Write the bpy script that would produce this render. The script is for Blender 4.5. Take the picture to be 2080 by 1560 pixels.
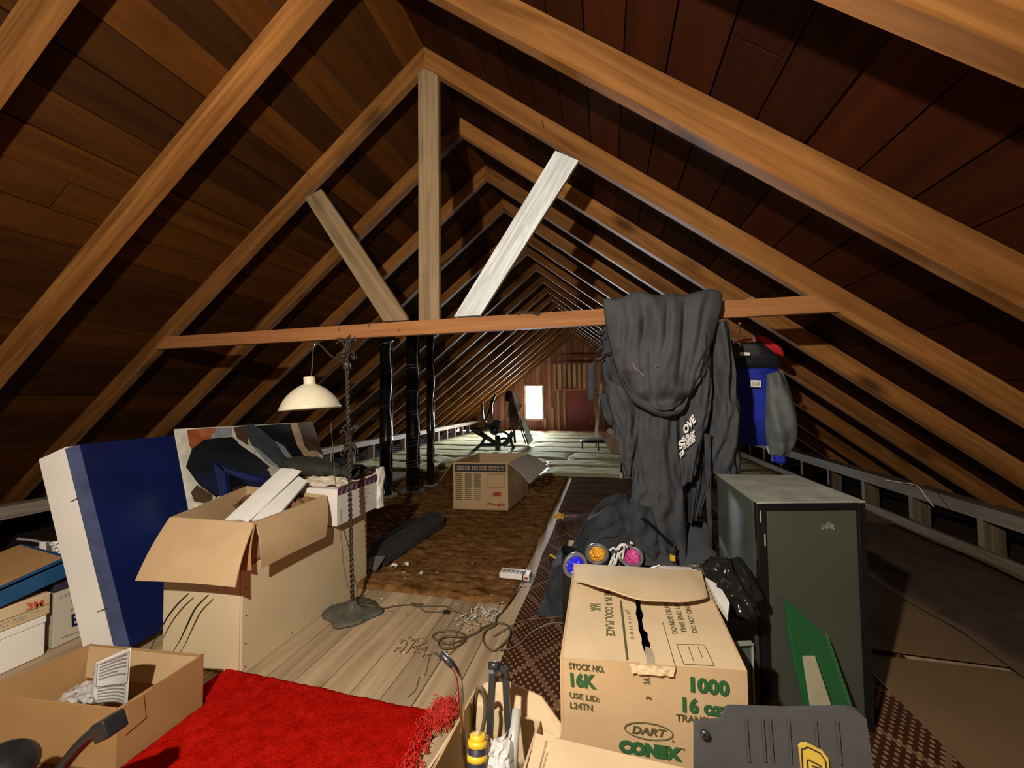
import bpy, bmesh, math, random
from mathutils import Vector, Matrix, noise
random.seed(7)
for o in list(bpy.data.objects): bpy.data.objects.remove(o)
SC = bpy.context.scene
COL = SC.collection
PI = math.pi

# ---------------------------------------------------------------- camera, world, lights, exposure
cam_d = bpy.data.cameras.new('camera'); cam = bpy.data.objects.new('camera', cam_d); COL.objects.link(cam)
cam_d.sensor_width = 36.0; cam_d.lens = 783.03 / 2080 * 36.0; cam_d.clip_start = 0.05; cam_d.clip_end = 200
YAW, PIT, ROL = 0.2389, 0.0373, -0.0114
fw = Vector((-math.sin(YAW)*math.cos(PIT), math.cos(YAW)*math.cos(PIT), math.sin(PIT)))
rt0 = Vector((math.cos(YAW), math.sin(YAW), 0)); up0 = rt0.cross(fw)
rt = rt0*math.cos(ROL) + up0*math.sin(ROL); up = -rt0*math.sin(ROL) + up0*math.cos(ROL)
M3 = Matrix((rt, up, -fw)).transposed()
cam.matrix_world = Matrix.Translation((0, 0, 1.3)) @ M3.to_4x4()
SC.camera = cam
SC.view_settings.view_transform = 'Standard'
try: SC.view_settings.look = 'None'
except Exception: pass
SC.view_settings.gamma = 1.0
SC.view_settings.use_curve_mapping = False
SC.view_settings.exposure = 0.32

W = bpy.data.worlds.new('sky'); SC.world = W; W.use_nodes = True
bg = W.node_tree.nodes['Background']
bg.inputs[0].default_value = (0.86, 0.93, 1.0, 1); bg.inputs[1].default_value = 430.0

def light(name, kind, loc, power, color, **k):
    d = bpy.data.lights.new(name, kind); d.energy = power; d.color = color
    o = bpy.data.objects.new(name, d); COL.objects.link(o); o.location = loc
    for a, b in k.items(): setattr(d, a, b)
    return o
# bare bulb hanging above and left of the photographer
light('bulb_light', 'POINT', (-0.60, -0.42, 2.12), 300, (1.0, 0.905, 0.77), shadow_soft_size=0.03)
# portal that guides daylight sampling through the gable window
pw = light('window_portal', 'AREA', (-2.79, 15.16, 1.13), 1, (1, 1, 1), shape='RECTANGLE', size=0.68, size_y=1.30)
pw.rotation_euler = (-PI/2, 0, 0)
pw.data.cycles.is_portal = True

# ---------------------------------------------------------------- materials
def newmat(name):
    m = bpy.data.materials.new(name); m.use_nodes = True
    n = m.node_tree.nodes; b = n['Principled BSDF']
    return m, m.node_tree, b
def C4(c): return (c[0], c[1], c[2], 1)
def plain(name, col, rough=0.6, metal=0.0, var=0.12, scale=12, bump=0.0, bscale=60, spec=0.5, **k):
    m, t, b = newmat(name)
    b.inputs['Roughness'].default_value = rough; b.inputs['Metallic'].default_value = metal
    b.inputs['Specular IOR Level'].default_value = spec
    tc = t.nodes.new('ShaderNodeTexCoord')
    if var > 0:
        nz = t.nodes.new('ShaderNodeTexNoise'); nz.inputs['Scale'].default_value = scale; nz.inputs['Detail'].default_value = 5
        t.links.new(tc.outputs['Object'], nz.inputs['Vector'])
        r = t.nodes.new('ShaderNodeValToRGB')
        r.color_ramp.elements[0].position = .25; r.color_ramp.elements[1].position = .75
        r.color_ramp.elements[0].color = C4([c*(1-var) for c in col]); r.color_ramp.elements[1].color = C4([min(1, c*(1+var)) for c in col])
        t.links.new(nz.outputs['Fac'], r.inputs['Fac']); t.links.new(r.outputs['Color'], b.inputs['Base Color'])
    else:
        b.inputs['Base Color'].default_value = C4(col)
    if bump > 0:
        n2 = t.nodes.new('ShaderNodeTexNoise'); n2.inputs['Scale'].default_value = bscale; n2.inputs['Detail'].default_value = 4
        t.links.new(tc.outputs['Object'], n2.inputs['Vector'])
        bp = t.nodes.new('ShaderNodeBump'); bp.inputs['Strength'].default_value = bump; bp.inputs['Distance'].default_value = .01
        t.links.new(n2.outputs['Fac'], bp.inputs['Height']); t.links.new(bp.outputs['Normal'], b.inputs['Normal'])
    for kk, v in k.items(): b.inputs[kk.replace('_', ' ')].default_value = v
    return m
def math_node(t, op, a, b=None):
    n = t.nodes.new('ShaderNodeMath'); n.operation = op
    for i, v in enumerate((a, b)):
        if v is None: continue
        if hasattr(v, 'is_output'): t.links.new(v, n.inputs[i])
        else: n.inputs[i].default_value = v
    return n.outputs[0]
def wood(name, dark, light_, rough=0.65, along=1.1, across=22, knots=0.0, tone=0.35, spread=0.35, bump=.12):
    """grain runs along the mesh attribute gc.x"""
    m, t, b = newmat(name); N = t.nodes; Lk = t.links
    at_ = N.new('ShaderNodeAttribute'); at_.attribute_name = 'gc'
    oi = N.new('ShaderNodeObjectInfo')
    cx = N.new('ShaderNodeCombineXYZ')
    for i, s in enumerate((37.0, 11.3, 5.7)): Lk.new(math_node(t, 'MULTIPLY', oi.outputs['Random'], s), cx.inputs[i])
    ad = N.new('ShaderNodeVectorMath'); ad.operation = 'ADD'; Lk.new(at_.outputs['Vector'], ad.inputs[0]); Lk.new(cx.outputs[0], ad.inputs[1])
    mp = N.new('ShaderNodeMapping'); mp.inputs['Scale'].default_value = (along, across, across); Lk.new(ad.outputs[0], mp.inputs['Vector'])
    nz = N.new('ShaderNodeTexNoise'); nz.inputs['Scale'].default_value = 1.0; nz.inputs['Detail'].default_value = 6; nz.inputs['Distortion'].default_value = .9; nz.inputs['Roughness'].default_value = .6
    Lk.new(mp.outputs[0], nz.inputs['Vector'])
    r = N.new('ShaderNodeValToRGB'); e = r.color_ramp.elements
    e[0].position = .3; e[0].color = C4(dark); e[1].position = .68; e[1].color = C4(light_)
    Lk.new(nz.outputs['Fac'], r.inputs['Fac'])
    mp2 = N.new('ShaderNodeMapping'); mp2.inputs['Scale'].default_value = (1.3, 5, 5); Lk.new(ad.outputs[0], mp2.inputs['Vector'])
    n2 = N.new('ShaderNodeTexNoise'); n2.inputs['Scale'].default_value = 1.0; n2.inputs['Detail'].default_value = 3; Lk.new(mp2.outputs[0], n2.inputs['Vector'])
    f = math_node(t, 'ADD', math_node(t, 'MULTIPLY', n2.outputs['Fac'], tone*2), 1 - tone)
    f2 = math_node(t, 'ADD', math_node(t, 'MULTIPLY', math_node(t, 'FRACT', math_node(t, 'MULTIPLY', oi.outputs['Random'], 7.31)), spread*2), 1 - spread)
    fac = math_node(t, 'MULTIPLY', f, f2)
    if knots > 0:
        mp3 = N.new('ShaderNodeMapping'); mp3.inputs['Scale'].default_value = (1.5, 4.5, 4.5); Lk.new(ad.outputs[0], mp3.inputs['Vector'])
        vo = N.new('ShaderNodeTexVoronoi'); vo.inputs['Scale'].default_value = 1.0; Lk.new(mp3.outputs[0], vo.inputs['Vector'])
        kr = N.new('ShaderNodeValToRGB'); ke = kr.color_ramp.elements
        ke[0].position = .07; ke[0].color = (1-knots, 1-knots, 1-knots, 1); ke[1].position = .24; ke[1].color = (1, 1, 1, 1)
        Lk.new(vo.outputs['Distance'], kr.inputs['Fac']); fac = math_node(t, 'MULTIPLY', fac, kr.outputs['Color'])
    mx = N.new('ShaderNodeVectorMath'); mx.operation = 'SCALE'; Lk.new(r.outputs['Color'], mx.inputs[0]); Lk.new(fac, mx.inputs['Scale'])
    Lk.new(mx.outputs[0], b.inputs['Base Color'])
    b.inputs['Roughness'].default_value = rough; b.inputs['Specular IOR Level'].default_value = .14
    bp = N.new('ShaderNodeBump'); bp.inputs['Strength'].default_value = bump; bp.inputs['Distance'].default_value = .004
    Lk.new(nz.outputs['Fac'], bp.inputs['Height']); Lk.new(bp.outputs['Normal'], b.inputs['Normal'])
    return m
def glassy(name, col, rough=.1, alpha=.3):
    m, t, b = newmat(name); b.inputs['Base Color'].default_value = C4(col); b.inputs['Roughness'].default_value = rough
    tr = t.nodes.new('ShaderNodeBsdfTransparent'); mix = t.nodes.new('ShaderNodeMixShader'); mix.inputs[0].default_value = alpha
    out = t.nodes['Material Output']
    t.links.new(tr.outputs[0], mix.inputs[1]); t.links.new(b.outputs[0], mix.inputs[2]); t.links.new(mix.outputs[0], out.inputs[0])
    return m

M = {}
M['deck'] = plain('deck_dark', (.03, .012, .006), .9)
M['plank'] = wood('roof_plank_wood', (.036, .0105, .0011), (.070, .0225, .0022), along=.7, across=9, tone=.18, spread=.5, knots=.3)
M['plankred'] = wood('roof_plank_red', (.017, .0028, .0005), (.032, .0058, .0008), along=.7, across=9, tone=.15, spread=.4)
M['rafter'] = wood('rafter_wood', (.105, .038, .007), (.265, .115, .031), along=.8, across=15, knots=.75, tone=.5, spread=.25)
M['tie'] = wood('tie_beam_wood', (.26, .105, .036), (.38, .175, .066), along=.8, across=20, knots=.3, tone=.15, spread=0)
M['post'] = wood('weathered_wood', (.15, .10, .052), (.31, .22, .125), along=1, across=24, knots=.4, tone=.3, spread=.15)
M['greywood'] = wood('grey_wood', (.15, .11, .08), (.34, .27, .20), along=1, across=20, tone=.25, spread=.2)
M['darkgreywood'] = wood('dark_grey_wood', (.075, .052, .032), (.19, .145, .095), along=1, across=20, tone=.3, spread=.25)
M['floorwood'] = wood('floor_board_wood', (.29, .20, .115), (.47, .355, .225), along=.9, across=16, knots=.35, tone=.3, spread=.2)
M['brownboard'] = wood('end_wall_wood', (.19, .072, .055), (.35, .16, .125), along=1, across=14, tone=.3, spread=.3)
M['battenwood'] = wood('end_batten_wood', (.30, .18, .12), (.5, .33, .24), along=1, across=14, tone=.3, spread=.25)
M['hardboard'] = plain('hardboard', (.15, .092, .045), .7, spec=.1, var=.13, scale=3, bump=.05, bscale=15)
M['darkcloth'] = plain('dark_floor_cloth', (.07, .045, .03), .9, var=.3, scale=6, bump=.2, spec=.03)

# ---------------------------------------------------------------- mesh helpers
class MB:
    def __init__(s): s.v = []; s.f = []
    def add(s, vs, fs):
        n = len(s.v); s.v += [Vector(q) for q in vs]; s.f += [[i+n for i in f] for f in fs]; return s
    def box(s, c, d, R=None):
        c = Vector(c); h = [x/2 for x in d]; vs = []
        for z in (-1, 1):
            for x, y in ((-1, -1), (1, -1), (1, 1), (-1, 1)):
                p = Vector((x*h[0], y*h[1], z*h[2]));  vs.append(c + (R @ p if R else p))
        return s.hexa(vs)
    def hexa(s, v):   # bottom 4 (ccw), top 4
        return s.add(v, [[3, 2, 1, 0], [4, 5, 6, 7], [0, 1, 5, 4], [1, 2, 6, 5], [2, 3, 7, 6], [3, 0, 4, 7]])
    def sheet(s, pts, t, nrm=None):
        """flat polygon given a thickness behind its face"""
        p = [Vector(q) for q in pts]
        if nrm is None:
            nrm = Vector((0, 0, 0))
            for i in range(len(p)):
                a, b = p[i], p[(i+1) % len(p)]; nrm += a.cross(b)
        nrm = Vector(nrm).normalized(); n = len(p)
        vs = p + [q - nrm*t for q in p]
        return s.add(vs, [list(range(n)), list(range(2*n-1, n-1, -1))] + [[i, i+n, (i+1) % n + n, (i+1) % n] for i in range(n)])
    def bar(s, a, b, w, h, up=(0, 0, 1)):
        a, b = Vector(a), Vector(b); d = (b-a).normalized(); u = Vector(up); x = d.cross(u).normalized(); u = x.cross(d)
        q = [(-w/2, -h/2), (w/2, -h/2), (w/2, h/2), (-w/2, h/2)]
        return s.hexa([a + x*i + u*j for i, j in q] + [b + x*i + u*j for i, j in q])
    def tube(s, pts, r, n=8, cap=True):
        p = [Vector(q) for q in pts]; rs = r if isinstance(r, (list, tuple)) else [r]*len(p)
        rings = []; prev = None
        for i, q in enumerate(p):
            d = (p[min(i+1, len(p)-1)] - p[max(i-1, 0)])
            d = d.normalized() if d.length > 1e-9 else Vector((0, 0, 1))
            if prev is None:
                x = d.orthogonal().normalized()
            else:
                x = prev - d*prev.dot(d); x = x.normalized() if x.length > 1e-6 else d.orthogonal().normalized()
            prev = x; y = d.cross(x)
            rings.append([q + (x*math.cos(2*PI*k/n) + y*math.sin(2*PI*k/n))*rs[i] for k in range(n)])
        return s.loft(rings, cap)
    def loft(s, rings, cap=True):
        n = len(rings[0]); vs = [q for r in rings for q in r]; fs = []
        for i in range(len(rings)-1):
            for k in range(n):
                fs.append([i*n+k, i*n+(k+1) % n, (i+1)*n+(k+1) % n, (i+1)*n+k])
        if cap: fs.append(list(range(n-1, -1, -1))); fs.append([(len(rings)-1)*n+k for k in range(n)])
        return s.add(vs, fs)
    def lathe(s, prof, c=(0, 0, 0), n=32, R=None, closed=False):
        c = Vector(c); rings = []
        for r, z in prof:
            ring = []
            for k in range(n):
                p = Vector((r*math.cos(2*PI*k/n), r*math.sin(2*PI*k/n), z)); ring.append(c + (R @ p if R else p))
            rings.append(ring)
        if closed: rings.append(list(rings[0]))
        return s.loft(rings, not closed)
    def grid(s, fn, nu, nv):
        vs = [fn(i/nu, j/nv) for j in range(nv+1) for i in range(nu+1)]
        fs = [[j*(nu+1)+i, j*(nu+1)+i+1, (j+1)*(nu+1)+i+1, (j+1)*(nu+1)+i] for j in range(nv) for i in range(nu)]
        return s.add(vs, fs)
WL = {}
def link(o, parent=None, loc=(0, 0, 0)):
    COL.objects.link(o); loc = Vector(loc); WL[o.name] = loc
    if parent is not None: o.parent = parent; o.location = loc - WL[parent.name]
    else: o.location = loc
    return o
def mesh(name, mb, mat, origin, grain=(1, 0, 0), smooth=False):
    me = bpy.data.meshes.new(name); o = Vector(origin)
    me.from_pydata([q - o for q in mb.v], [], mb.f); me.update()
    g = Vector(grain).normalized(); a = g.orthogonal().normalized(); b = g.cross(a)
    at_ = me.attributes.new('gc', 'FLOAT_VECTOR', 'POINT')
    buf = []
    for q in mb.v: buf += [q.dot(g), q.dot(a), q.dot(b)]
    at_.data.foreach_set('vector', buf)
    bm = bmesh.new(); bm.from_mesh(me); bmesh.ops.recalc_face_normals(bm, faces=bm.faces); bm.to_mesh(me); bm.free()
    if smooth: me.polygons.foreach_set('use_smooth', [True]*len(me.polygons))
    me.materials.append(M[mat] if isinstance(mat, str) else mat)
    return me
def part(name, mb, mat, parent, grain=(1, 0, 0), smooth=False, label=None, origin=None):
    origin = Vector(origin) if origin is not None else sum(mb.v, Vector())/len(mb.v)
    o = bpy.data.objects.new(name, mesh(name, mb, mat, origin, grain, smooth)); link(o, parent, origin)
    if label: o['label'] = label
    return o
def tag(o, label, cat, group=None, kind=None):
    if label: o['label'] = label
    if cat: o['category'] = cat
    if group: o['group'] = group
    if kind: o['kind'] = kind
    return o
def thing(name, label, cat, loc, group=None):
    o = bpy.data.objects.new(name, None); o.empty_display_size = .1; link(o, None, loc); return tag(o, label, cat, group)
def single(name, mb, mat, label, cat, group=None, grain=(1, 0, 0), smooth=False, kind=None):
    c = sum(mb.v, Vector())/len(mb.v); c.z = min(q.z for q in mb.v)
    o = part(name, mb, mat, None, grain, smooth, None, c); return tag(o, label, cat, group, kind)
def structure(name, mb, mat, grain=(1, 0, 0), label=None):
    o = part(name, mb, mat, None, grain, False, None, (0, 0, 0)); o['kind'] = 'structure'
    if label: o['label'] = label
    return o
def solid(o, t, offset=0):
    m = o.modifiers.new('thickness', 'SOLIDIFY'); m.thickness = t; m.offset = offset; return o
def bevel(o, w, n=2):
    m = o.modifiers.new('edges', 'BEVEL'); m.width = w; m.segments = n; m.limit_method = 'ANGLE'; return o
def text(parent, s, O, R, U, mat, bold=0.0, name='lettering'):
    """lettering laid flat on a face: O = lower left, R = lower right, U = upper left"""
    cu = bpy.data.curves.new(name, 'FONT'); cu.body = s; cu.size = 1; cu.offset = bold; cu.resolution_u = 3
    tmp = bpy.data.objects.new('tmp_text', cu); COL.objects.link(tmp)
    dg = bpy.context.evaluated_depsgraph_get()
    me = bpy.data.meshes.new_from_object(tmp.evaluated_get(dg)); bpy.data.objects.remove(tmp)
    O, R, U = Vector(O), Vector(R), Vector(U)
    xs = [v.co.x for v in me.vertices]; ys = [v.co.y for v in me.vertices]
    x0, x1, y0, y1 = min(xs), max(xs), min(ys), max(ys)
    org = O.copy()
    for v in me.vertices:
        v.co = (R-O)*((v.co.x-x0)/(x1-x0)) + (U-O)*((v.co.y-y0)/(y1-y0))
    me.materials.clear(); me.materials.append(M[mat])
    o = bpy.data.objects.new(name, me); link(o, parent, org); return o
def rnd(a, b): return random.uniform(a, b)
def nz3(x, y, z=0): return noise.noise(Vector((x, y, z)))
def smoothpath(pts, k=6, closed=False):
    p = [Vector(q) for q in pts]; out = []
    n = len(p)
    for i in range(n-1):
        a, b, c, d = p[max(i-1, 0)], p[i], p[i+1], p[min(i+2, n-1)]
        for j in range(k):
            t = j/k
            out.append(.5*((2*b) + (c-a)*t + (2*a-5*b+4*c-d)*t*t + (3*b-a-3*c+d)*t**3))
    out.append(p[-1]); return out
def polyat(pts, t):
    """Catmull-Rom position on a polyline of points, t in 0..1"""
    n = len(pts)-1; x = min(max(t, 0), 1)*n; i = min(int(x), n-1); f = x-i
    a, b, c, d = [Vector(pts[min(max(k, 0), n)]) for k in (i-1, i, i+1, i+2)]
    return .5*((2*b) + (c-a)*f + (2*a-5*b+4*c-d)*f*f + (3*b-a-3*c+d)*f**3)

# ---------------------------------------------------------------- the roof
XR, H, S_ = -1.2156, 3.6677, 0.7834       # ridge line, height of rafter undersides at the ridge, slope
RD = 0.152                                # plumb depth of a rafter
LEN = 5.0                                 # horizontal run from ridge to eave
Y0, Y1 = -3.6, 15.14
SL = math.sqrt(1+S_*S_)
mb = MB()
for sg in (-1, 1):
    a = (XR, H+RD+.028); b = (XR+sg*LEN, H+RD+.028-S_*LEN)
    q = [(a[0], Y0-.1, a[1]), (b[0], Y0-.1, b[1]), (b[0], Y1+.1, b[1]), (a[0], Y1+.1, a[1])]
    mb.hexa(q + [(x, y, z+.05) for x, y, z in q])
ceiling = structure('ceiling', mb, 'deck', label='gable roof of dark red-brown boards on sawn rafters')
PW = .2105
def plank_mesh(length, mat):
    m = MB(); m.box((0, length/2, 0), (PW-.008, length-.006, .022)); return mesh('plank', m, mat, (0, 0, 0), (0, 1, 0))
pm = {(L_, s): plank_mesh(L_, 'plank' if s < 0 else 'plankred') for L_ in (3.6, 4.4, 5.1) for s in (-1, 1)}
ang = math.atan(S_)
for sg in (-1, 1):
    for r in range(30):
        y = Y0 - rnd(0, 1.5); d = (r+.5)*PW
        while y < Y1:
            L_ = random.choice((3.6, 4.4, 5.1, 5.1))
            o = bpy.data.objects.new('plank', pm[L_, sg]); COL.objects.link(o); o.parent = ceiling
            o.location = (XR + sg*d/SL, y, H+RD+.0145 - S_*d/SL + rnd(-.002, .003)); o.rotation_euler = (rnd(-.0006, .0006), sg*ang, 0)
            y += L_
TY = [-3.3, -2.55, -1.83, -1.1, -.4, .33, 1.00, 1.68, 2.44, 3.16, 3.90, 4.61, 5.38, 6.155, 6.96, 7.72, 8.47, 9.19, 9.93, 10.68, 11.42, 12.17, 12.92, 13.66, 14.38, 15.02]
def rafter_mesh(sg, dn=0.0):
    m = MB(); L_ = 4.68
    p = [(0, -dn), (sg*L_, -S_*L_-dn), (sg*L_, -S_*L_+RD), (0, RD)]
    m.hexa([(p[0][0], 0, p[0][1]), (p[1][0], 0, p[1][1]), (p[1][0], .06, p[1][1]), (p[0][0], .06, p[0][1]),
            (p[3][0], 0, p[3][1]), (p[2][0], 0, p[2][1]), (p[2][0], .06, p[2][1]), (p[3][0], .06, p[3][1])])
    return mesh('rafter', m, 'rafter', (0, 0, 0), (sg*1, 0, -S_))
rm = {s: rafter_mesh(s) for s in (-1, 1)}; rdeep = {s: rafter_mesh(s, .04) for s in (-1, 1)}
for i, y in enumerate(TY):
    for sg in (-1, 1):
        o = bpy.data.objects.new('rafter', rdeep[sg] if i in (6, 7) else rm[sg]); COL.objects.link(o); o.parent = ceiling
        o.location = (XR, y + (rnd(-.012, .012) if i != 8 else 0), H + (rnd(-.012, .008) if i != 8 else 0)); o.rotation_euler = (0, 0, rnd(-.002, .002))
        if i == 8: bevel(o, .004)
# tie beam, king post and the two braces of the second truss in view
TB = 2.42
def roofz(x): return H - S_*abs(x-XR)
mb = MB(); zl, zh = 1.748, 1.845
xl0, xl1 = XR-(H-zl)/S_, XR-(H-zh)/S_; xr0, xr1 = XR+(H-zl)/S_, XR+(H-zh)/S_
q = [(xl0, zl), (xr0, zl), (xr1, zh), (xl1, zh)]
mb.sheet([(x, TB, z) for x, z in q], .04, (0, -1, 0))
part('tie_beam', mb, 'tie', ceiling, label='orange tie beam spanning the near truss')
mb = MB(); mb.box((-1.185, TB+.045, (zh+H+.02)/2), (.155, .035, H+.02-zh)); part('king_post', mb, 'post', ceiling, (0, 0, 1), label='weathered upright post of the near truss')
mb = MB(); mb.sheet([(-2.209,2.440,2.851), (-2.064,2.440,2.899), (-1.732,2.440,2.440), (-1.347,2.440,1.880), (-1.347,2.440,1.859), (-1.533,2.440,1.859), (-1.855,2.440,2.328)], .03, (0, -1, 0))
part('brace', mb, 'post', ceiling, (.75, 0, -1), label='weathered grey diagonal brace left of the post')
M['whitepaint'] = wood('crackled_white_paint', (.40, .41, .40), (.76, .82, .84), along=2.2, across=30, tone=.08, spread=0, rough=.7)
mb = MB(); mb.sheet([(-0.288,2.440,2.900), (-0.141,2.440,2.811), (-0.806,2.440,1.860), (-0.996,2.440,1.861)], .03, (0, -1, 0))
part('brace', mb, 'whitepaint', ceiling, (-.66, 0, -1), label='white painted diagonal brace right of the post')
mb = MB()
for a, b in (((-1.634,2.419,1.854), (-1.616,2.380,1.814)), ((-1.878,2.419,1.843), (-1.871,2.400,1.803)), ((-1.408,2.419,1.782), (-1.376,2.390,1.789)), ((-0.373,2.430,3.118), (-0.363,2.400,3.053)), ((0.973,1.720,2.143), (0.968,1.690,2.157)), ((-2.180,2.430,3.040), (-2.140,2.400,2.987))):
    mb.tube([a, b], .0022, 6)
nl_ = None
mb2 = MB(); mb2.sheet([(-0.557,2.419,1.859), (-0.511,2.419,1.866), (-0.421,2.419,1.850), (-0.390,2.419,1.839), (-0.415,2.419,1.824), (-0.447,2.419,1.839), (-0.518,2.419,1.844), (-0.551,2.419,1.836)], .004, (0, -1, 0))
part('bark_scar', mb2, 'deck', ceiling, label='dark bark scar on the tie beam')
for kx in ((0.795,2.418,1.842), (0.813,2.418,1.849), (-1.606,2.418,1.792)):
    kx = Vector(kx); mb2 = MB(); mb2.sheet([kx+Vector((.011*math.cos(a_)*(1+.3*math.sin(3*a_)), 0, .008*math.sin(a_))) for a_ in [2*PI*i_/10 for i_ in range(10)]], .002, (0, -1, 0)); part('knot', mb2, 'post', ceiling)
nl = part('nail', mb, plain('nail_steel', (.5, .45, .38), .4, .8, 0), ceiling); nl['kind'] = 'stuff'

# ---------------------------------------------------------------- floor
mb = MB(); mb.box((XR, 5.7, -.06), (10.6, 19.4, .06)); floor = structure('floor', mb, 'deck', label='attic floor of pale boards')
bw = .152
fm = {L_: mesh('floor_board', MB().box((0, L_/2, 0), (bw-.004, L_-.004, .026)), 'floorwood', (0, 0, 0), (0, 1, 0)) for L_ in (3.2, 4.4, 6.0, 8.5)}
for r in range(53):
    y = -3.5 - rnd(0, 1)
    while y < 14.9:
        L_ = random.choice((4.4, 6.0, 8.5))
        if y > 3: L_ = 8.5
        if -1.5 < -5.05+r*bw < -.3 and y < 0: L_ = random.choice((3.2, 4.4, 6.0))
        o = bpy.data.objects.new('floor_board', fm[L_]); COL.objects.link(o); o.parent = floor
        o.location = (-5.082 + r*bw + bw/2, y, -.0135 + rnd(-.0012, .0005)); y += L_

# ---------------------------------------------------------------- low walls of short studs along both eaves
def kneewall(name, x, sg, zt, mat, ys):
    mb = MB(); mb.box((x+sg*.02, (Y0+Y1)/2, zt-.042), (.04, Y1-Y0, .084)); mb.box((x+sg*.075, (Y0+Y1)/2, zt+.012), (.15, Y1-Y0, .024))
    w = structure(name, mb, mat, (0, 1, 0))
    st = mesh('stud', MB().box((0, 0, (zt-.084)/2), (.14, .05, zt-.084)), mat, (0, 0, 0), (0, 0, 1))
    for y in ys:
        o = bpy.data.objects.new('stud', st); COL.objects.link(o); o.parent = w; o.location = (x+sg*.10, y, 0)
    return w
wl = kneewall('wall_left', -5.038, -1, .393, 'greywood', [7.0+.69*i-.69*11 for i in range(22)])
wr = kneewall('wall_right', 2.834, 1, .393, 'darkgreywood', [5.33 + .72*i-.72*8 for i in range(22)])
mb = MB(); mb.box((2.79, 6.8, .05), (.03, 16.4, .10)); structure('baseboard_right', mb, 'darkgreywood', (0, 1, 0))
# wall behind the photographer
mb = MB(); mb.hexa([(XR-5, Y0-.12, -.06), (XR+5, Y0-.12, -.06), (XR+5, Y0-.05, -.06), (XR-5, Y0-.05, -.06)] + [(XR-5, Y0-.12, .1), (XR+5, Y0-.12, .1), (XR+5, Y0-.05, .1), (XR-5, Y0-.05, .1)])
mb.sheet([(XR-5, Y0-.05, .1), (XR, Y0-.05, H+.2), (XR+5, Y0-.05, .1)], .07, (0, 1, 0))
structure('wall_near', mb, 'brownboard', (0, 0, 1))

# ---------------------------------------------------------------- the far gable wall
WX0, WX1, WZ0, WZ1 = -3.119, -2.46, .49, 1.771
mb = MB()
T_ = .04; ye = Y1+.06
def clipped(mb, x0, x1, z0, z1, y, t):
    """upright board between x0 and x1, its head cut to the roof slope"""
    a = min(z1, roofz(x0)+RD) if z1 else roofz(x0)+RD; b = min(z1, roofz(x1)+RD) if z1 else roofz(x1)+RD
    if min(a, b) <= z0+.01: return False
    mb.hexa([(x0, y, z0), (x1, y, z0), (x1, y+t, z0), (x0, y+t, z0), (x0, y, a), (x1, y, b), (x1, y+t, b), (x0, y+t, a)]); return True
for x0, x1, z0, z1 in ((-5.9, WX0, 0, None), (WX1, XR, 0, None), (XR, 3.5, 0, None), (WX0, WX1, 0, WZ0), (WX0, WX1, WZ1, None)):
    clipped(mb, x0, x1, z0, z1, Y1+.02, .04)
wall_far = structure('wall_far', mb, 'deck', (0, 0, 1), label='far gable wall of red-brown boards')
x = -5.85
while x < 3.4:
    w = rnd(.17, .24); x1 = min(x+w, 3.45)
    if x < XR < x1: x1 = XR
    segs = [(0, None)]
    if x1 > WX0 and x < WX1:
        if x < WX0 < x1-.03: x1 = WX0
        elif x < WX0: x1 = WX0
        else:
            if x1 > WX1: x1 = WX1
            segs = [(0, WZ0), (WZ1, None)]
    for z0, z1 in segs:
        mb = MB()
        if clipped(mb, x+.006, x1-.006, z0, z1, Y1+rnd(-.006, .004), .022): part('board', mb, 'brownboard', wall_far, (0, 0, 1))
    x = x1
# upright battens high on the gable
xx = -2.0
while xx < .2:
    mb = MB(); clipped(mb, xx, xx+.12, 1.66, 2.62, Y1-.03, .025); part('batten', mb, 'battenwood', wall_far, (0, 0, 1)); xx += .19
mb = MB(); mb.box((-.95, Y1-.05, 2.93), (1.7, .04, .10)); mb.box((-.95, Y1-.045, 2.66), (2.3, .04, .05)); part('rail', mb, 'brownboard', wall_far)
mb = MB(); mb.box((-1.1, Y1-.05, 1.62), (1.9, .04, .09)); part('rail', mb, 'brownboard', wall_far)
for px_, z1 in ((-1.82, 1.58), (-1.575, 1.6), (-.40, 1.5), (-.12, 1.9), (-2.35, .5), (-2.05, .9)):
    mb = MB(); mb.box((px_, Y1-.05, z1/2), (.09, .05, z1)); part('stud', mb, 'battenwood', wall_far, (0, 0, 1))
M['redpanel'] = plain('dull_red_panel', (.20, .035, .035), .55, var=.15, scale=3)
mb = MB(); mb.box((-.985, Y1-.03, .82), (1.05, .03, 1.55)); d1 = structure('door_1', mb, 'redpanel', label='dull red hatch door in the far gable wall')
mb = MB(); mb.box((-.56, Y1-.06, .35), (.07, .03, .09)); mb.box((-.56, Y1-.06, 1.3), (.07, .03, .09)); part('hinge', mb, 'battenwood', d1)
# window: frame, rail, pane
M['winwhite'] = plain('window_white', (.75, .74, .72), .5, var=.03)
mb = MB(); cx, cz = (WX0+WX1)/2, (WZ0+WZ1)/2; w, h = WX1-WX0, WZ1-WZ0
for s in (-1, 1):
    mb.box((cx+s*(w/2+.02), Y1, cz), (.07, .09, h+.1)); mb.box((cx, Y1, cz+s*(h/2+.02)), (w-.03, .09, .06))
win = structure('window_1', mb, 'winwhite', label='small bright window in the far gable wall')
mb = MB(); mb.box((cx, Y1+.02, WZ0+.27), (w, .03, .03)); part('sash_rail', mb, 'winwhite', win)
mb = MB(); mb.box((cx, Y1-.06, WZ0-.06), (w+.16, .12, .035)); part('sill', mb, 'battenwood', win)
mb = MB(); mb.box((cx, Y1+.03, cz), (w, .004, h)); part('pane', mb, glassy('window_glass', (.9, .95, 1), .02, .06), win)

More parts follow.
